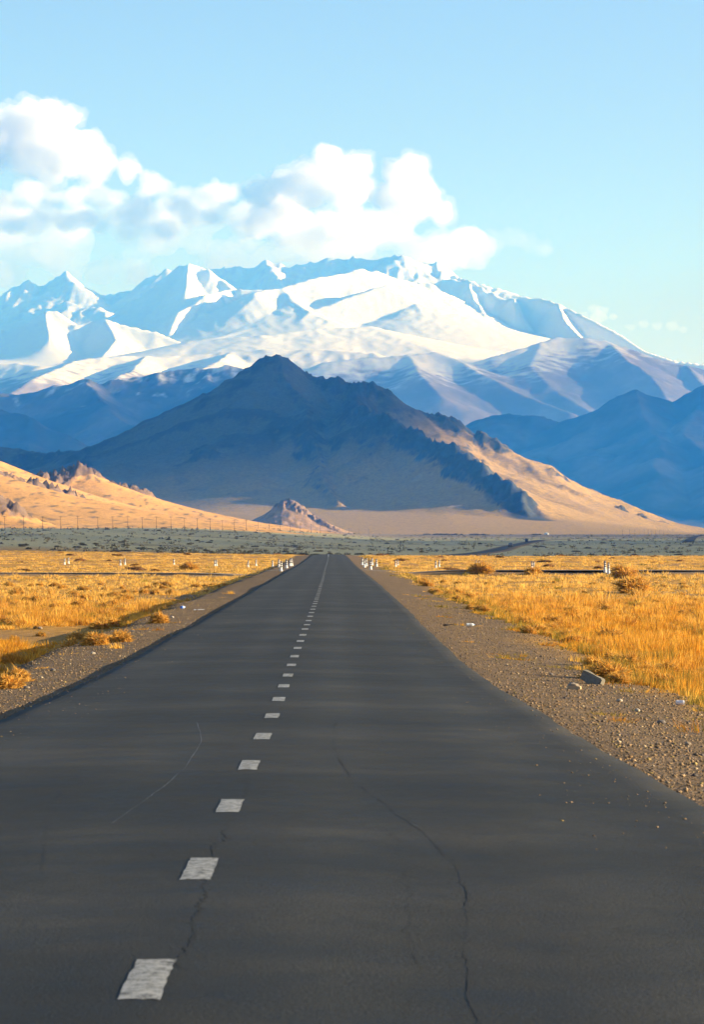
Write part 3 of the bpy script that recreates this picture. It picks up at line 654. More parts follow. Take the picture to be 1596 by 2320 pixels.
# ------------------------------------------------------------------ loose gravel on the shoulders (uncountable)
OCT_V = np.array([(1, 0, 0), (-1, 0, 0), (0, 1, 0), (0, -1, 0), (0, 0, 1), (0, 0, -1)], float)
OCT_F = np.array([(0, 2, 4), (2, 1, 4), (1, 3, 4), (3, 0, 4), (2, 0, 5), (1, 2, 5), (3, 1, 5), (0, 3, 5)])
def stones(n, ymin, ymax, smin, smax, seed, spread=(0.0, 3.4), pw=-0.6):
    r = np.random.default_rng(seed)
    q = r.random(n); k = pw + 1; y = (ymin ** k + q * (ymax ** k - ymin ** k)) ** (1 / k)
    side = np.where(r.random(n) < 0.55, 1, -1)
    e = spread[0] + (spread[1] - spread[0]) * r.random(n) ** 0.9
    stray = r.random(n) < 0.02; e = np.where(stray, -r.random(n) ** 2 * 0.9, e)
    x = ROAD_X(y) + side * (3.02 + e)
    keep = np.abs(x) < 0.15 * y + 3.0; x, y, e = x[keep], y[keep], e[keep]; n = len(x)
    sz = smin * (smax / smin) ** (r.random(n) ** 3.0) * np.where(e < 0, 0.5, 1)
    z = np.where(e < 0, road_top(x - ROAD_X(y), y), ground_z(x, y)) + sz * 0.25
    a = r.uniform(0, 2 * np.pi, n); sc = np.stack([sz * r.uniform(0.7, 1.3, n), sz * r.uniform(0.7, 1.3, n), sz * r.uniform(0.4, 0.75, n)], 1)
    V = OCT_V[None] * (1 + r.uniform(-0.3, 0.3, (n, 6, 1))) + r.uniform(-0.25, 0.25, (n, 6, 3))
    V = V * sc[:, None, :]
    ca, sa = np.cos(a)[:, None], np.sin(a)[:, None]
    V = np.stack([V[..., 0] * ca - V[..., 1] * sa, V[..., 0] * sa + V[..., 1] * ca, V[..., 2]], -1) + np.stack([x, y, z], 1)[:, None, :]
    Fc = (OCT_F[None] + (np.arange(n) * 6)[:, None, None]).reshape(-1, 3)
    pal = np.array([(0.21, 0.145, 0.085), (0.28, 0.195, 0.115), (0.14, 0.105, 0.075), (0.25, 0.16, 0.08), (0.34, 0.27, 0.18), (0.10, 0.09, 0.09), (0.27, 0.20, 0.08)])
    ci = r.choice(7, n, p=[0.29, 0.19, 0.16, 0.17, 0.05, 0.06, 0.08]); c = pal[ci] * r.uniform(0.8, 1.2, (n, 1))
    me = mesh_from('gravel', V.reshape(-1, 3), Fc); set_col(me, np.repeat(c, 6, 0)); return me
stone_m = col_mat('stone', nscale=25, amt=0.15, rough=0.85)
tag(add('gravel', stones(58000, 16, 110, 0.008, 0.028, 31), stone_m), 'loose grey and tan gravel along both road shoulders', 'gravel', kind='stuff')
big = stones(1, 20, 21, 0.1, 0.1, 1)
# a handful of bigger stones, each its own thing
rs = np.random.default_rng(41)
def stone_mesh(seed):
    r = np.random.default_rng(seed); bm = bmesh.new(); bmesh.ops.create_icosphere(bm, subdivisions=2, radius=1.0)
    for v in bm.verts:
        d = 1 + 0.35 * pn3(np.array([v.co[:]]) * 1.3 + seed)[0]; v.co = Vector((v.co.x * d * 1.2, v.co.y * d * 0.9, v.co.z * d * 0.65))
    me = bpy.data.meshes.new('stone'); bm.to_mesh(me); bm.free()
    c = np.array([(0.26, 0.215, 0.165), (0.38, 0.33, 0.26), (0.15, 0.135, 0.125)][seed % 3]); set_col(me, np.tile(c, (len(me.vertices), 1))); me.materials.append(stone_m); return me
SM = [stone_mesh(k) for k in range(6)]
STN = []
for k, (u, v, r_) in enumerate([(1300, 1558, 0.10), (1230, 1405, 0.09), (1118, 1402, 0.07), (1010, 1292 + 18, 0.10), (1445, 1612, 0.05), (1500, 1640, 0.06), (1560, 1690, 0.05), (1405, 1590, 0.05), (1250, 1530, 0.05), (300, 1432, 0.07), (210, 1482, 0.06), (120, 1520, 0.06), (60, 1560, 0.05), (390, 1400, 0.07), (260, 1380, 0.10), (90, 1425, 0.10)]):
    x, y, z = hit(u, v); o = bpy.data.objects.new('stone', SM[k % 6]); COL.objects.link(o)
    o.location = (x, y, z + r_ * 0.3); o.scale = (r_ * 0.75,) * 3; o.rotation_euler = (0, 0, k * 1.3)
    STN.append((o, u, v))
for sd_, row in (('right', [q for q in STN if q[1] > 798]), ('left', [q for q in STN if q[1] < 798])):
    for k, (o, u, v) in enumerate(sorted(row, key=lambda q: -q[2])):
        tag(o, f'rough stone on the {sd_} road shoulder, {ORD[k]} of the larger ones from the bottom', 'stone', 'larger stones on the road shoulders')

# ------------------------------------------------------------------ dry grass
def leaf_mat(name, trans=0.35):
    m = bpy.data.materials.new(name); m.use_nodes = True; nt = m.node_tree
    for n in list(nt.nodes): nt.nodes.remove(n)
    a = N(nt, 'ShaderNodeAttribute', attribute_name='Col'); d = N(nt, 'ShaderNodeBsdfDiffuse'); t = N(nt, 'ShaderNodeBsdfTranslucent'); mx = N(nt, 'ShaderNodeMixShader'); o = N(nt, 'ShaderNodeOutputMaterial')
    mx.inputs[0].default_value = trans
    for s in (d, t): nt.links.new(a.outputs['Color'], s.inputs['Color'])
    nt.links.new(d.outputs[0], mx.inputs[1]); nt.links.new(t.outputs[0], mx.inputs[2]); nt.links.new(mx.outputs[0], o.inputs['Surface']); return m
straw = leaf_mat('dry_grass')
STRAW = np.array([(0.80, 0.46, 0.09), (0.68, 0.33, 0.04), (0.72, 0.36, 0.045), (0.50, 0.22, 0.035), (0.30, 0.22, 0.045)])
def grass(n, ymin, ymax, blades, seed, pw=-0.4, clump=14):
    r = np.random.default_rng(seed); k = pw + 1; nc = n // clump
    cy_ = (ymin ** k + r.random(nc) * (ymax ** k - ymin ** k)) ** (1 / k); cx_ = r.uniform(-1, 1, nc) * (0.155 * cy_ + 5.0)
    idx = np.repeat(np.arange(nc), clump); n = len(idx)
    crad = (r.uniform(0.16, 0.42, nc) * (1 + cy_ / 220))[idx]
    tall = ((cx_ - ROAD_X(cy_)) > 6.3 + r.normal(0, 0.8, nc)) & (cy_ < r.uniform(55, 100, nc)) & (r.random(nc) < 0.35 + 0.9 * sstep(-0.25, 0.3, fbm(cx_, cy_, 5.0, 3)))     # the tall meadow close by on the right
    tall = tall[idx]; crad = np.where(tall, crad * 1.8, crad)
    ox, oy = r.normal(0, 0.5, n) * crad, r.normal(0, 0.5, n) * crad
    x, y = cx_[idx] + ox, cy_[idx] + oy
    s = x - ROAD_X(y); e = np.abs(s) - 3.0; cc = cx_[idx]; cyy = cy_[idx]
    nz = fbm(cc, cyy, 6.0, 4); nz2 = fbm(cc + 77, cyy, 16.0, 3)
    edge = np.where(s > 0, 2.7 - 0.005 * np.minimum(y, 150), 3.3 - 0.005 * np.minimum(y, 200)) + 1.3 * nz
    dens = sstep(0, 1.0, e - edge) * np.where(s > 0, sstep(-0.42, -0.05, nz2 + 0.22), sstep(-0.3, 0.15, nz2 - 0.02 + np.clip((y - 80) / 160, 0, 0.45) + 0.2 * sstep(5, 9, e)))
    keep = (r.random(nc)[idx] < dens) & (np.abs(y - CROSS_Y(x)) > 3.6 + 0.6 * nz) | ((r.random(nc) < 0.05)[idx] & (e > 0.7) & (r.random(n) < 0.5))
    x, y, s, e, nz, nz2, idx, ox, oy, crad, tall = (q[keep] for q in (x, y, s, e, nz, nz2, idx, ox, oy, crad, tall)); n = len(x)
    ch = r.lognormal(0, 0.35, nc)[idx]
    dome = np.clip(1.15 - 0.55 * (ox ** 2 + oy ** 2) / crad ** 2, 0.35, 1.2)
    h = np.where(tall, 0.32 * r.uniform(0.55, 1.25, n) * (1 + 0.3 * nz), np.where(s > 0, 0.20, 0.185) * ch * dome * r.uniform(0.75, 1.2, n)) * np.clip(0.45 + (e - 2.2) / 3, 0.4, 1) * np.clip(1.15 - y / 900, 0.6, 1)
    rad = r.uniform(0.04, 0.12, n) * (1 + y / 130); w = 0.0022 + y * 0.00018; z = ground_z(x, y)
    ci = np.clip(1.3 + 2.0 * nz + 1.2 * fbm(x, y, 25, 3) + r.normal(0, 1.25, nc)[idx] + r.normal(0, 0.4, n), 0, 3)
    base_c = STRAW[np.round(ci).astype(int)]
    far = (sstep(70, 190, y) * 0.75)[:, None]; base_c = base_c * (1 - far) + np.array([0.85, 0.55, 0.155]) * far
    greenish = (r.random(n) < 0.55 * sstep(5.2, 3.2, e) * (s > 0)) | (r.random(nc) < 0.03)[idx]; base_c = np.where(greenish[:, None], STRAW[4], base_c)
    B = blades
    ang = r.uniform(0, 2 * np.pi, (n, B)); rr = np.sqrt(r.random((n, B))) * rad[:, None]
    bx = x[:, None] + rr * np.cos(ang); by = y[:, None] + rr * np.sin(ang); bz = z[:, None] - 0.02
    hh = h[:, None] * r.uniform(0.5, 1.15, (n, B)); ln = hh * r.uniform(0.05, 0.45, (n, B)); la = ang + r.normal(0, 0.7, (n, B))
    tx, ty = bx + ln * np.cos(la) + np.where(tall, 0, ox * 0.45)[:, None], by + ln * np.sin(la) + np.where(tall, 0, oy * 0.45)[:, None]
    fa = r.uniform(0, np.pi, (n, B)); ww = w[:, None] * r.uniform(0.6, 1.3, (n, B))
    fx, fy = np.cos(fa) * ww, np.sin(fa) * ww * 0.6
    V = np.stack([np.stack([bx - fx, by - fy, bz + 0 * bx], -1), np.stack([bx + fx, by + fy, bz + 0 * bx], -1), np.stack([tx, ty, bz + hh], -1)], 2)
    C = base_c[:, None, None, :] * r.uniform(0.75, 1.25, (n, B, 1, 1)) * np.ones((1, 1, 3, 1))
    me = mesh_from('dry_grass', V.reshape(-1, 3), np.arange(n * B * 3).reshape(-1, 3)); set_col(me, np.clip(C.reshape(-1, 3), 0, 0.95)); return me
g1 = grass(100000, 22, 130, 10, 51, -0.5); g2 = grass(92000, 110, 660, 5, 52, -0.3, 10)
tag(add('dry_grass', g1, straw), 'golden dry grass growing near on both sides of the road', 'grass', kind='stuff')
tag(add('dry_grass', g2, straw), 'golden dry grass farther out around the crossing track', 'grass', kind='stuff')

# ------------------------------------------------------------------ bushes
def bush_mesh(seed, strands=1300, pal=((0.70, 0.37, 0.075), (0.78, 0.46, 0.11), (0.55, 0.29, 0.06), (0.42, 0.28, 0.09)), h=1.0, width=0.03):
    r = np.random.default_rng(seed)
    n = strands
    d = r.normal(size=(n, 3)); d[:, 2] = np.abs(d[:, 2]) * 0.9 + 0.05; d /= np.linalg.norm(d, axis=1)[:, None]
    lump = 0.78 + 0.35 * pn3(d * 1.8 + seed * 3.1); L = lump * r.uniform(0.55, 1.08, n)
    root = np.stack([r.normal(0, 0.22, n), r.normal(0, 0.22, n), np.zeros(n) - 0.05], 1)
    tip = d * L[:, None] * (1.0, 1.0, h); midp = root * 0.3 + tip * 0.6 + (0, 0, 0.12) + r.normal(0, 0.06, (n, 3))
    side = np.cross(d, r.normal(size=(n, 3))); side /= np.linalg.norm(side, axis=1)[:, None] + 1e-9; side *= width * r.uniform(0.5, 1.4, n)[:, None]
    V = np.stack([root - side * 0.4, root + side * 0.4, midp + side, midp - side, tip], 1)
    # side twigs
    t2 = tip + r.normal(0, 0.13, (n, 3)); V2 = np.stack([midp * 0.4 + tip * 0.6 - side * 0.7, midp * 0.4 + tip * 0.6 + side * 0.7, t2], 1)
    i = np.arange(n)[:, None] * 5; T = np.concatenate([i + [0, 1, 2], i + [0, 2, 3], i + [3, 2, 4]]); j = n * 5 + np.arange(n)[:, None] * 3 + [0, 1, 2]
    pal = np.array(pal); c = pal[r.choice(len(pal), n)] * r.uniform(0.75, 1.2, (n, 1))
    me = mesh_from('bush', np.concatenate([V.reshape(-1, 3), V2.reshape(-1, 3)]), np.concatenate([T, j])); set_col(me, np.concatenate([np.repeat(c, 5, 0), np.repeat(c, 3, 0)])); me.materials.append(straw); return me
BM = [bush_mesh(k) for k in range(7)]
BMF = [bush_mesh(30 + k, 380, ((0.34, 0.17, 0.05), (0.44, 0.23, 0.07), (0.24, 0.14, 0.06)), 0.55, 0.06) for k in range(5)]
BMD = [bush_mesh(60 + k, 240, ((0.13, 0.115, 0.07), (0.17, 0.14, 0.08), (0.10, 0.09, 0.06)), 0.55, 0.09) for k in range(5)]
def bush(x, y, r_, meshes, label, cat, group, name, k, wide=1.0):
    o = bpy.data.objects.new(name, meshes[k % len(meshes)]); COL.objects.link(o)
    o.location = (x, y, float(ground_z(x, y)) - 0.02); o.scale = (r_ * wide, r_, r_); o.rotation_euler = (0, 0, (k * 2.399) % 6.283)
    return tag(o, label, cat, group)
DRYG = 'dry bushes in the golden grass'
SPEC = [((1372, 1540), 0.27, 'big round orange bush right behind the concrete block'), ((1402, 1548), 0.16, 'small round orange bush at the right of the concrete block'),
        ((1345, 1510), 0.17, 'olive bush just above the concrete block on the verge'), ((1298, 1460), 0.20, 'round golden bush on the gravel edge above the concrete block'),
        ((1352, 1485), 0.20, 'brown bush between the round golden bush and tall grass'), ((1385, 1455), 0.30, 'dark double bush at the edge of the tall grass right of road'),
        ((1250, 1418), 0.32, 'dark leaning bush at the gravel edge, upper right verge'), ((1205, 1398), 0.28, 'domed golden bush on right verge, second up from the leaning one'),
        ((1140, 1385), 0.22, 'domed golden bush on right verge, nearest the white bottle'), ((1150, 1370), 0.22, 'small bush behind the domed bush near the bottle'),
        ((1414, 1312), 0.85, 'big brown bush below the rightmost pair of marker posts'), ((1437, 1343), 0.75, 'wide low brown bush standing alone in the pale grass'),
        ((1209, 1302), 0.55, 'round bush hiding the foot of a marker post pair'), ((1090, 1297), 0.75, 'wide bush in front of the track, right of the road'),
        ((428, 1293), 0.75, 'wide golden bush beside the track, left of the road'), ((40, 1545), 0.2, 'fluffy bush in the shadow at the left picture edge'), ((18, 1560), 0.18, 'lowest fluffy bush at the left picture edge'),
        ((270, 1455), 0.22, 'round bush at the tip of the left verge shadow'), ((215, 1462), 0.25, 'wide bush beside the round one at the shadow tip'), ((360, 1412), 0.25, 'dry bush standing inside the left verge shadow')]
for k, ((u, v), r_, lb) in enumerate(SPEC):
    x, y, z = hit(u, v); bush(x, y, r_ * 1.6, BM, lb, 'bush', DRYG, 'bush', k, 1.25)
rb = np.random.default_rng(61); k = 0
for n_, ymin, ymax, sd, rr_, emin, emax in ((120, 28, 190, -1, (0.18, 0.42), 2.9, 22), (65, 42, 190, 1, (0.17, 0.38), 2.6, 26), (40, 44, 180, 1, (0.18, 0.42), 2.2, 4.4)):
    c_ = 0
    while c_ < n_:
        y = ymin * (ymax / ymin) ** rb.random(); e_ = rb.uniform(emin, emax)
        x = float(ROAD_X(y)) + sd * (3 + e_)
        if abs(x) > 0.132 * y: continue
        if sd > 0 and y < 62 and e_ < 3.4: continue
        r_ = rb.uniform(*rr_)
        lb = ('small' if r_ < 0.22 else 'large' if r_ > 0.31 else 'middling') + ' dry golden clump ' + ('close to the gravel' if e_ < 5 else 'out in the grass') + (' left' if sd < 0 else ' right') + ' of the road, ' + ('in the nearest stretch' if y < 60 else 'halfway to the track' if y < 120 else 'near the crossing track')
        bush(x, y, r_, BM, lb, 'bush', 'dry clumps ' + ('left' if sd < 0 else 'right') + ' of the road', 'bush', k, rb.uniform(1, 1.5)); k += 1; c_ += 1
for q in range(58):
    y = rb.uniform(270, 640); x = rb.uniform(-0.13, 0.13) * y
    if abs(x - float(ROAD_X(y))) < 9: continue
    bush(x, y, rb.uniform(0.35, 1.0), BMF, 'low brown bush in the golden strip beyond the track, ' + ('left' if x < ROAD_X(y) else 'right') + ' of the road, ' + ('nearer' if y < 400 else 'farther') + ' part', 'bush', 'bushes beyond the crossing track', 'bush', q, rb.uniform(1.2, 2.4))
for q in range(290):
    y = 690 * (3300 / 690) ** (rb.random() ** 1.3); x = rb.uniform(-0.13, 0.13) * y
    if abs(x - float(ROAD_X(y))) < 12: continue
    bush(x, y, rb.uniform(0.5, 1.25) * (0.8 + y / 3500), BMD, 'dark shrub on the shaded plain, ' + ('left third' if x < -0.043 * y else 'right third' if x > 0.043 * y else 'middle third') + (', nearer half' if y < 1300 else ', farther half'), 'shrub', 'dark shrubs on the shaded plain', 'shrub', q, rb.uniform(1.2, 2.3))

# the many smaller shrubs between them, uncountable
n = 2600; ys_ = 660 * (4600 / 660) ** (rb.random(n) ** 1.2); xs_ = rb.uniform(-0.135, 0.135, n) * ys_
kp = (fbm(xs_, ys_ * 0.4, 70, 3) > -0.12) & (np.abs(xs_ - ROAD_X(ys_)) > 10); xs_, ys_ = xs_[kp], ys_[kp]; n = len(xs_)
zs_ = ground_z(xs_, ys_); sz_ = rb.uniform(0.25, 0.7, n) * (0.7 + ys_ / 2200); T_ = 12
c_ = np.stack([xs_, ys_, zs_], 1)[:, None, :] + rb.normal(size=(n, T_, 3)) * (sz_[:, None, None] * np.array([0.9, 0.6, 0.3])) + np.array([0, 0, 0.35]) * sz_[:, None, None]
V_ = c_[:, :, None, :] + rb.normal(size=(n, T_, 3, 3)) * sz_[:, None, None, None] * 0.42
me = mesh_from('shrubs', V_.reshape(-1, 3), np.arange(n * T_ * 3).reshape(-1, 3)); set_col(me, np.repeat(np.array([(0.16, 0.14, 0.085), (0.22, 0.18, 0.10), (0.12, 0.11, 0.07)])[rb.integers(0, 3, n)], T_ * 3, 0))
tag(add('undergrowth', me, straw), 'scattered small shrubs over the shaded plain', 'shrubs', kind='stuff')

# ------------------------------------------------------------------ marker posts
def ring_mesh(name, prof, seg=12, cap=True):
    v, f = [], []
    for (r_, z) in prof:
        for k in range(seg): a = 2 * math.pi * k / seg; v.append((r_ * math.cos(a), r_ * math.sin(a), z))
    for i in range(len(prof) - 1):
        for k in range(seg): k2 = (k + 1) % seg; f.append((i * seg + k, i * seg + k2, (i + 1) * seg + k2, (i + 1) * seg + k))
    me = bpy.data.meshes.new(name); me.from_pydata(v, [], f + ([tuple(range((len(prof) - 1) * seg, len(prof) * seg)), tuple(range(seg))[::-1]] if cap else [])); me.update(); return me
white_m = plain('whitewashed_concrete', (0.74, 0.72, 0.68), 0.85, 0.2, 0.12, 6); black_m = plain('black_band', (0.05, 0.045, 0.05), 0.8, 0.2, 0.3, 9)
SHAFT = ring_mesh('shaft', [(0.135, -0.15), (0.135, 0.10), (0.105, 0.13), (0.082, 0.74), (0.075, 0.775), (0.05, 0.79)]); SHAFT.materials.append(white_m)
def rad_at(z): return 0.105 + (0.082 - 0.105) * (z - 0.13) / 0.61
BANDS = []
for z0 in (0.33, 0.49, 0.65):
    bm_ = ring_mesh('band', [(rad_at(z0) + 0.003, z0), (rad_at(z0 + 0.085) + 0.003, z0 + 0.085)], 12, False); bm_.materials.append(black_m); BANDS.append(bm_)
CAPM = ring_mesh('cap', [(0.086, 0.765), (0.082, 0.80), (0.055, 0.825)]); CAPM.materials.append(black_m)
POSTS_L = [(175, 1539), (186, 1536), (328, 1542), (340, 1539.6), (474, 1541), (585, 1544), (590, 1543), (676, 1546.5), (698, 1543), (743.5, 1546), (761, 1546), (766, 1557), (781, 1548.6), (791, 1543), (796, 1542.5)]
POSTS_R = [(988, 1540), (994, 1546.6), (999, 1543), (1011, 1552), (1015, 1540.5), (1027, 1544.5), (1079, 1546), (1085, 1543.5), (1189, 1548.4), (1198, 1545.5), (1299, 1546.6), (1306, 1547.3), (1451, 1551), (1456, 1551), (1651, 1555.5), (1660.5, 1559.5)]
for row, sd in ((POSTS_L, 'left'), (POSTS_R, 'right')):
    for k, (u, v) in enumerate(row):
        x, y, z = hit(u / 1.203, v / 1.203)
        t = thing('marker_post', (x, y, z), f'white banded marker post, {ORD[k]} from the left in the row {sd} of the road', 'post', 'marker posts along the crossing track', k * 0.7)
        t.rotation_euler = (rb.normal(0, 0.02), rb.normal(0, 0.02), k)
        add('shaft', SHAFT, None, t)
        for bb in BANDS: add('band', bb, None, t)
        add('cap', CAPM, None, t)

# ------------------------------------------------------------------ power poles
wood_m = plain('weathered_wood', (0.075, 0.06, 0.05), 0.9, 0.1, 0.3, 3); ins_m = plain('insulator_glass', (0.25, 0.28, 0.27), 0.3, 0.5, 0.1, 3)
def box_at(name, c, s):
    return box_mesh(name, tuple(a - b / 2 for a, b in zip(c, s)), tuple(a + b / 2 for a, b in zip(c, s)))
POLE = ring_mesh('pole_shaft', [(0.14, -0.8), (0.12, 2.0), (0.085, 8.7)], 8); POLE.materials.append(wood_m)
STUB = ring_mesh('footing', [(0.12, -0.8), (0.11, 2.2)], 8); STUB.materials.append(wood_m)
ARM = box_at('crossarm', (0, 0, 8.25), (2.3, 0.14, 0.16)); ARM.materials.append(wood_m)
ARM2 = box_at('crossarm', (0, 0, 7.2), (1.7, 0.12, 0.14)); ARM2.materials.append(wood_m)
INS = ring_mesh('insulator', [(0.06, 0), (0.09, 0.12), (0.05, 0.28)], 6); INS.materials.append(ins_m)
def pole(u, D, label, group, second, sc=1.0, rz=0.3):
    x = (u - U0) / F * D; z = float(ground_z(x, D))
    t = thing('utility_pole', (x, D, z), label, 'pole', group, rz); t.scale = (sc,) * 3
    add('pole_shaft', POLE, None, t); st = add('footing', STUB, None, t); st.location = (0.3, 0.02, 0)
    add('crossarm', ARM, None, t)
    if second: add('crossarm', ARM2, None, t)
    for ix in (-1.1, -0.5, 0.5, 1.1):
        i = add('insulator', INS, None, t); i.location = (ix, 0, 8.34)
PU = [10, 53, 96, 137, 175.5, 221, 255, 289, 322, 354, 387, 418, 447, 476, 504, 531, 558, 585, 610, 635, 658, 681, 705, 726, 748, 770, 791, 813, 836, 860]
PD = np.interp(PU, [10, 255, 500, 640, 700, 760, 860], [1700, 1880, 2150, 2500, 2850, 3500, 4600])
for k, (u, D) in enumerate(zip(PU, PD)):
    pole(u, float(D), f'wooden utility pole with crossarm, {ORD[k]} from the left along the plain', 'power line across the plain', k % 4 == 0, 1.0 + 0.06 * math.sin(k * 2.1))
for k, u in enumerate([1412, 1428, 1440, 1451, 1461, 1470, 1478, 1487, 1496, 1505, 1515, 1526]):
    pole(u, 4300 + 90 * k, f'thin utility pole at the foot of the right slope, {ORD[k]} from the left', 'power line at the foot of the right slope', False)

# ------------------------------------------------------------------ block, litter
conc_m = plain('old_concrete', (0.20, 0.185, 0.15), 0.9, 0.15, 0.25, 12)
def rough_block(name, size, seed, cuts=3):
    bm = bmesh.new(); bmesh.ops.create_cube(bm, size=1.0); bmesh.ops.bevel(bm, geom=bm.edges[:], offset=0.05, segments=2, affect='EDGES')
    bmesh.ops.subdivide_edges(bm, edges=bm.edges[:], cuts=cuts, use_grid_fill=True)
    for v in bm.verts:
        v.co = Vector((v.co.x * size[0], v.co.y * size[1], v.co.z * size[2])); q = np.array([v.co[:]]); v.co += Vector((pn3(q * 9 + seed)[0], pn3(q * 9 + seed + 5)[0], pn3(q * 9 + seed + 9)[0])) * 0.02
    me = bpy.data.meshes.new(name); bm.to_mesh(me); bm.free(); return me
x, y, z = hit(1345, 1550)
o = add('concrete_block', rough_block('concrete_block', (0.40, 0.10, 0.17), 3), conc_m); o.location = (x, y + 0.1, z + 0.07); o.rotation_euler = (R(-6), R(22), R(-38))
tag(o, 'grey broken concrete block tilted on the right gravel verge', 'block')
x, y, z = hit(1302, 1562)
o = add('stone_slab', rough_block('stone_slab', (0.20, 0.09, 0.06), 8, 2), plain('tan_stone', (0.40, 0.30, 0.19), 0.9, 0.1, 0.2, 10)); o.location = (x, y, z + 0.02); o.rotation_euler = (0, R(4), R(-8)); tag(o, 'flat tan stone just below the concrete block', 'stone')
def bottle(u, v, L, rad, mat, capm, label, rz, band=None):
    x, y, z = hit(u, v); t = thing('bottle', (x, y, z + rad * 0.9), label, 'bottle', None, rz)
    prof = [(rad * 0.7, 0), (rad, 0.02 * L), (rad * 0.96, 0.3 * L), (rad, 0.6 * L), (rad * 0.8, 0.74 * L), (rad * 0.36, 0.88 * L), (rad * 0.36, 0.94 * L)]
    b_ = add('body', ring_mesh('body', prof, 14), mat, t); b_.rotation_euler = (0, R(90), 0)
    c_ = add('cap', ring_mesh('cap', [(rad * 0.42, 0.93 * L), (rad * 0.42, 1.0 * L)], 12), capm, t); c_.rotation_euler = (0, R(90), 0)
    w_ = add('paper_label', ring_mesh('paper_label', [(rad * 1.01, 0.32 * L), (rad * 1.01, 0.55 * L)], 14, False), band or mat, t); w_.rotation_euler = (0, R(90), 0)
pale_m = plain('pale_plastic', (0.62, 0.68, 0.70), 0.35, 0.5, 0.08, 5); green_m = plain('green_plastic', (0.01, 0.30, 0.06), 0.3, 0.5, 0.1, 5); blue_m = plain('blue_plastic', (0.03, 0.12, 0.45), 0.4, 0.4, 0.1, 5); grey_m = plain('grey_litter', (0.50, 0.50, 0.48), 0.6, 0.3, 0.1, 5)
bottle(1058, 1419, 0.24, 0.045, pale_m, blue_m, 'pale plastic bottle lying on the right gravel shoulder', R(8), grey_m)
bottle(282, 1416, 0.30, 0.05, green_m, green_m, 'green plastic bottle lying in the left verge shadow', R(5), green_m)
bottle(410, 1379, 0.26, 0.05, blue_m, grey_m, 'blue and white bottle standing out in the left verge shadow', R(60), grey_m)
x, y, z = hit(1541, 1598); t = thing('drink_can', (x, y, z + 0.035), 'white crushed can at the edge of the tall grass, right border', 'can', None, R(-8))
b_ = add('can_body', ring_mesh('can_body', [(0.026, 0), (0.034, 0.012), (0.032, 0.05), (0.034, 0.10), (0.027, 0.12)], 14), plain('white_paint_metal', (0.72, 0.70, 0.70), 0.35, 0.5, 0.05, 5), t); b_.rotation_euler = (0, R(90), 0); b_.location = (-0.05, 0, 0)
b_ = add('can_lid', ring_mesh('can_lid', [(0.024, 0.1205), (0.024, 0.124)], 14), plain('dark_metal', (0.12, 0.12, 0.13), 0.4, 0.5, 0.05, 5), t); b_.rotation_euler = (0, R(90), 0); b_.location = (-0.05, 0, 0)
def scrap(u, v, s, mat, label, rz, cat='litter'):
    x, y, z = hit(u, v); r = np.random.default_rng(int(u)); n = 6
    X, Yg = np.meshgrid(np.linspace(-1, 1, n), np.linspace(-1, 1, n)); Z = 0.35 * fbm(X + u, Yg, 0.9, 3) + 0.25
    V = np.stack([X * (1 + 0.2 * r.normal(size=X.shape)) * s, Yg * 0.6 * s * (1 + 0.2 * r.normal(size=X.shape)), Z * s], -1).reshape(-1, 3)
    V2 = V - (0, 0, 0.004); f = grid_faces(n, n); o = add('litter_scrap', mesh_from('litter_scrap', np.concatenate([V, V2]), np.concatenate([f, f[:, ::-1] + n * n])), mat)
    o.location = (x, y, z + 0.01); o.rotation_euler = (0, 0, rz); return tag(o, label, cat)
scrap(450, 1384, 0.14, grey_m, 'pale crumpled scrap in the left verge shadow', 0.4); scrap(297, 1404, 0.22, plain('black_rubber', (0.02, 0.02, 0.024), 0.7, 0.3, 0.2, 6), 'black rubber scrap beside the green bottle', 0.2)
scrap(1320, 1455, 0.13, plain('dark_plastic', (0.05, 0.05, 0.12), 0.4, 0.4, 0.1, 5), 'dark blue scrap beside the round golden bush', 0.5); scrap(1343, 1458, 0.09, grey_m, 'small white scrap between bushes above the concrete block', 0.1)
scrap(402, 1669, 0.02, plain('orange_leaf', (0.65, 0.22, 0.05), 0.7, 0.2, 0.1, 5), 'tiny orange leaf on the left lane', 0.3, 'leaf')
scrap(1040, 1311, 0.20, plain('black_rubber_b', (0.02, 0.02, 0.022), 0.8, 0.2, 0.2, 6), 'black tyre scrap on the far right shoulder', 0.9); scrap(1008, 1325, 0.16, plain('black_rubber_c', (0.02, 0.02, 0.022), 0.8, 0.2, 0.2, 6), 'smaller black tyre scrap at the right road edge', 0.2)
scrap(1017, 1418 + 2, 0.18, plain('bark', (0.05, 0.04, 0.035), 0.9, 0.1, 0.2, 6), 'dark bark strip at the road edge left of the pale bottle', 1.2)

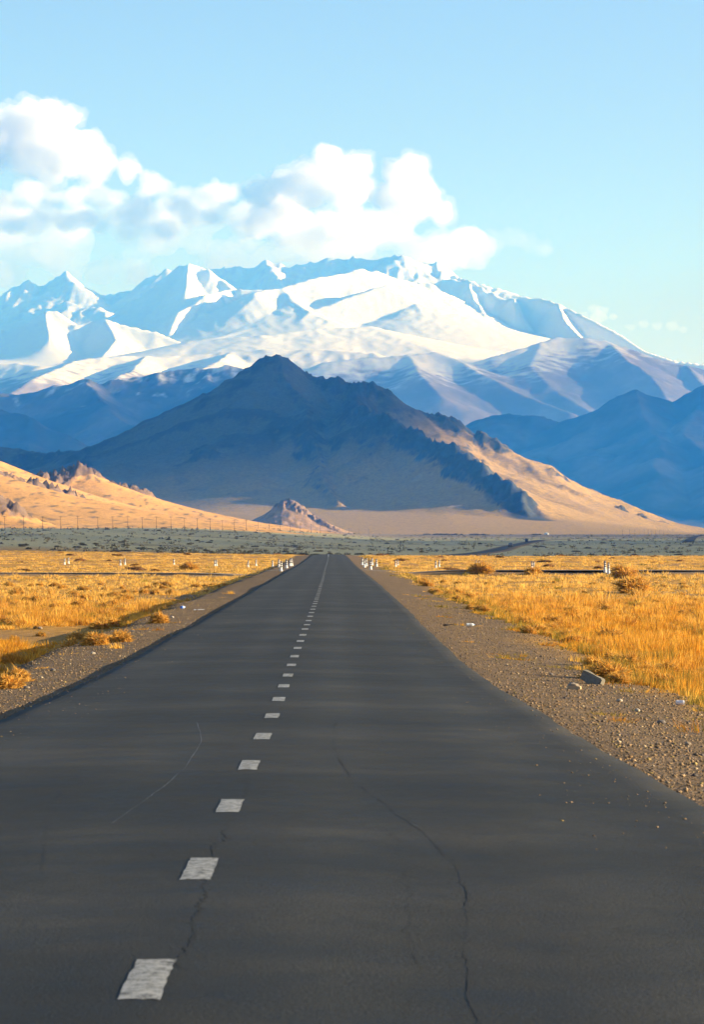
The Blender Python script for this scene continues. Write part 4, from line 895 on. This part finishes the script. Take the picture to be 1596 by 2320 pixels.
# ------------------------------------------------------------------ vehicles on the far road
def vehicle(D, off, bodycol, label, tall, W=1.8, L=4.4):
    x = float(ROAD_X(D)) + off; z = float(road_top(np.array(off), np.array(D))); ang = math.atan2(float(ROAD_X(D + 5)) - float(ROAD_X(D - 5)), 10)
    t = thing('vehicle', (x, D, z), label, 'vehicle', 'vehicles on the far road', -ang)
    pm = plain('vehicle_paint', bodycol, 0.35, 0.5, 0.05, 3); gm = plain('vehicle_glass', (0.02, 0.025, 0.03), 0.1, 0.5, 0.1, 3); tm = plain('tyre_rubber', (0.02, 0.02, 0.02), 0.9, 0.2, 0.1, 3); lm = plain('lamp_red', (0.35, 0.02, 0.02), 0.3, 0.5, 0.1, 3)
    hw = W / 2
    sec = [(-L / 2, 0.45, 0.95, 0.94), (-L / 2 + 0.05, 0.30, 1.0, 1.0), (-L / 2 + 0.25, 0.28, tall, 0.86), (L / 2 - 1.6, 0.28, tall + 0.04, 0.86), (L / 2 - 0.95, 0.28, 1.10, 0.95), (L / 2 - 0.1, 0.30, 0.95, 0.96), (L / 2, 0.45, 0.85, 0.9)]
    v, f = [], []
    for (yy, zb, zt, wt) in sec:
        zm = min(1.0, zt); v += [(-hw, yy, zb), (-hw, yy, zm), (-hw * wt, yy, zt), (hw * wt, yy, zt), (hw, yy, zm), (hw, yy, zb)]
    for i in range(len(sec) - 1):
        for k in range(6): k2 = (k + 1) % 6; f.append((i * 6 + k, i * 6 + k2, i * 6 + 6 + k2, i * 6 + 6 + k))
    f += [tuple(range(6))[::-1], tuple(range(len(sec) * 6 - 6, len(sec) * 6))]
    me = bpy.data.meshes.new('body'); me.from_pydata(v, [], f); me.update(); add('body', me, pm, t)
    yb = -L / 2 + 0.15
    gl = bpy.data.meshes.new('rear_window'); gl.from_pydata([(-hw * 0.78, yb - 0.06, 1.08), (hw * 0.78, yb - 0.06, 1.08), (hw * 0.72, yb + 0.09, tall - 0.12), (-hw * 0.72, yb + 0.09, tall - 0.12)], [], [(0, 1, 2, 3)]); add('rear_window', gl, gm, t)
    for sx in (-1, 1):
        add('tail_lamp', box_at('tail_lamp', (sx * hw * 0.86, -L / 2 - 0.005, 0.85), (0.2, 0.06, 0.2)), lm, t)
        sw = bpy.data.meshes.new('side_window'); sw.from_pydata([(sx * (hw + 0.004), -L / 2 + 0.5, 1.05), (sx * (hw + 0.004), L / 2 - 1.4, 1.05), (sx * (hw * 0.88 + 0.01), L / 2 - 1.8, tall - 0.1), (sx * (hw * 0.88 + 0.01), -L / 2 + 0.55, tall - 0.1)], [], [(0, 1, 2, 3)]); add('side_window', sw, gm, t)
        for yy in (-L / 2 + 0.85, L / 2 - 0.85):
            wv = add('wheel', ring_mesh('wheel', [(0.2, -0.11), (0.33, -0.1), (0.33, 0.1), (0.2, 0.11)], 14), tm, t); wv.rotation_euler = (0, R(90), 0); wv.location = (sx * (hw - 0.1), yy, 0.33)
    add('bumper', box_at('bumper', (0, -L / 2 - 0.05, 0.5), (W * 0.96, 0.12, 0.18)), tm, t)
vehicle(1400, 1.4, (0.16, 0.17, 0.18), 'dark van driving away on the far shaded stretch of road', 2.0, 2.0, 4.8)
vehicle(1900, -1.4, (0.03, 0.03, 0.035), 'small dark vehicle ahead of the van on the far road', 2.4, 2.1, 5.5)
# white felt tent and two masts at the foot of the slope
x, y, z = hit(1491 / 1.203, 1452 / 1.203); y = min(y, 4800); x = (1491 / 1.203 - U0) / F * y; z = float(ground_z(x, y))
t = thing('felt_tent', (x, y, z), 'small white round tent at the foot of the mountain', 'tent')
felt = plain('white_felt', (0.72, 0.72, 0.70), 0.9, 0.1, 0.08, 1.0)
add('tent_wall', ring_mesh('tent_wall', [(4.2, -0.5), (4.2, 2.0)], 20, False), felt, t); add('tent_roof', ring_mesh('tent_roof', [(4.4, 1.98), (2.6, 3.1), (0.8, 3.7), (0.7, 3.85)], 20), felt, t)
add('door', box_at('door', (0, -4.22, 0.8), (1.0, 0.1, 1.7)), wood_m, t)
# far dark groves at the foot of the mountain
rg_ = np.random.default_rng(71)
for (ua, ub, D, n_, r0) in ((960, 1080, 4700, 22, 4.0), (1068, 1100, 4500, 8, 5.0), (1203, 1225, 4600, 5, 3.5), (590, 760, 4200, 16, 3.0)):
    for q in range(n_):
        u = rg_.uniform(ua, ub); D_ = D + rg_.uniform(-120, 120); x = (u - U0) / F * D_
        bush(x, D_, r0 * rg_.uniform(0.6, 1.2), BMD, 'low dark thicket at the foot of the mountain', 'thicket', 'dark thickets at the mountain foot', 'thicket', q, rg_.uniform(1.2, 2.2))
# distant stretch of road on the right
dy_ = np.linspace(1950, 4700, 60); dx_ = np.interp(dy_, [1950, 2600, 3400, 4700], [236, 318, 420, 600]); dv = []
for w in (-4.0, 0, 4.0):
    dv.append(np.stack([dx_ + w, dy_, ground_z(dx_ + w, dy_) + 0.5], -1))
tag(add('distant_road', mesh_from('distant_road', np.stack(dv, 1).reshape(-1, 3), grid_faces(60, 3)), asphalt), kind='structure')
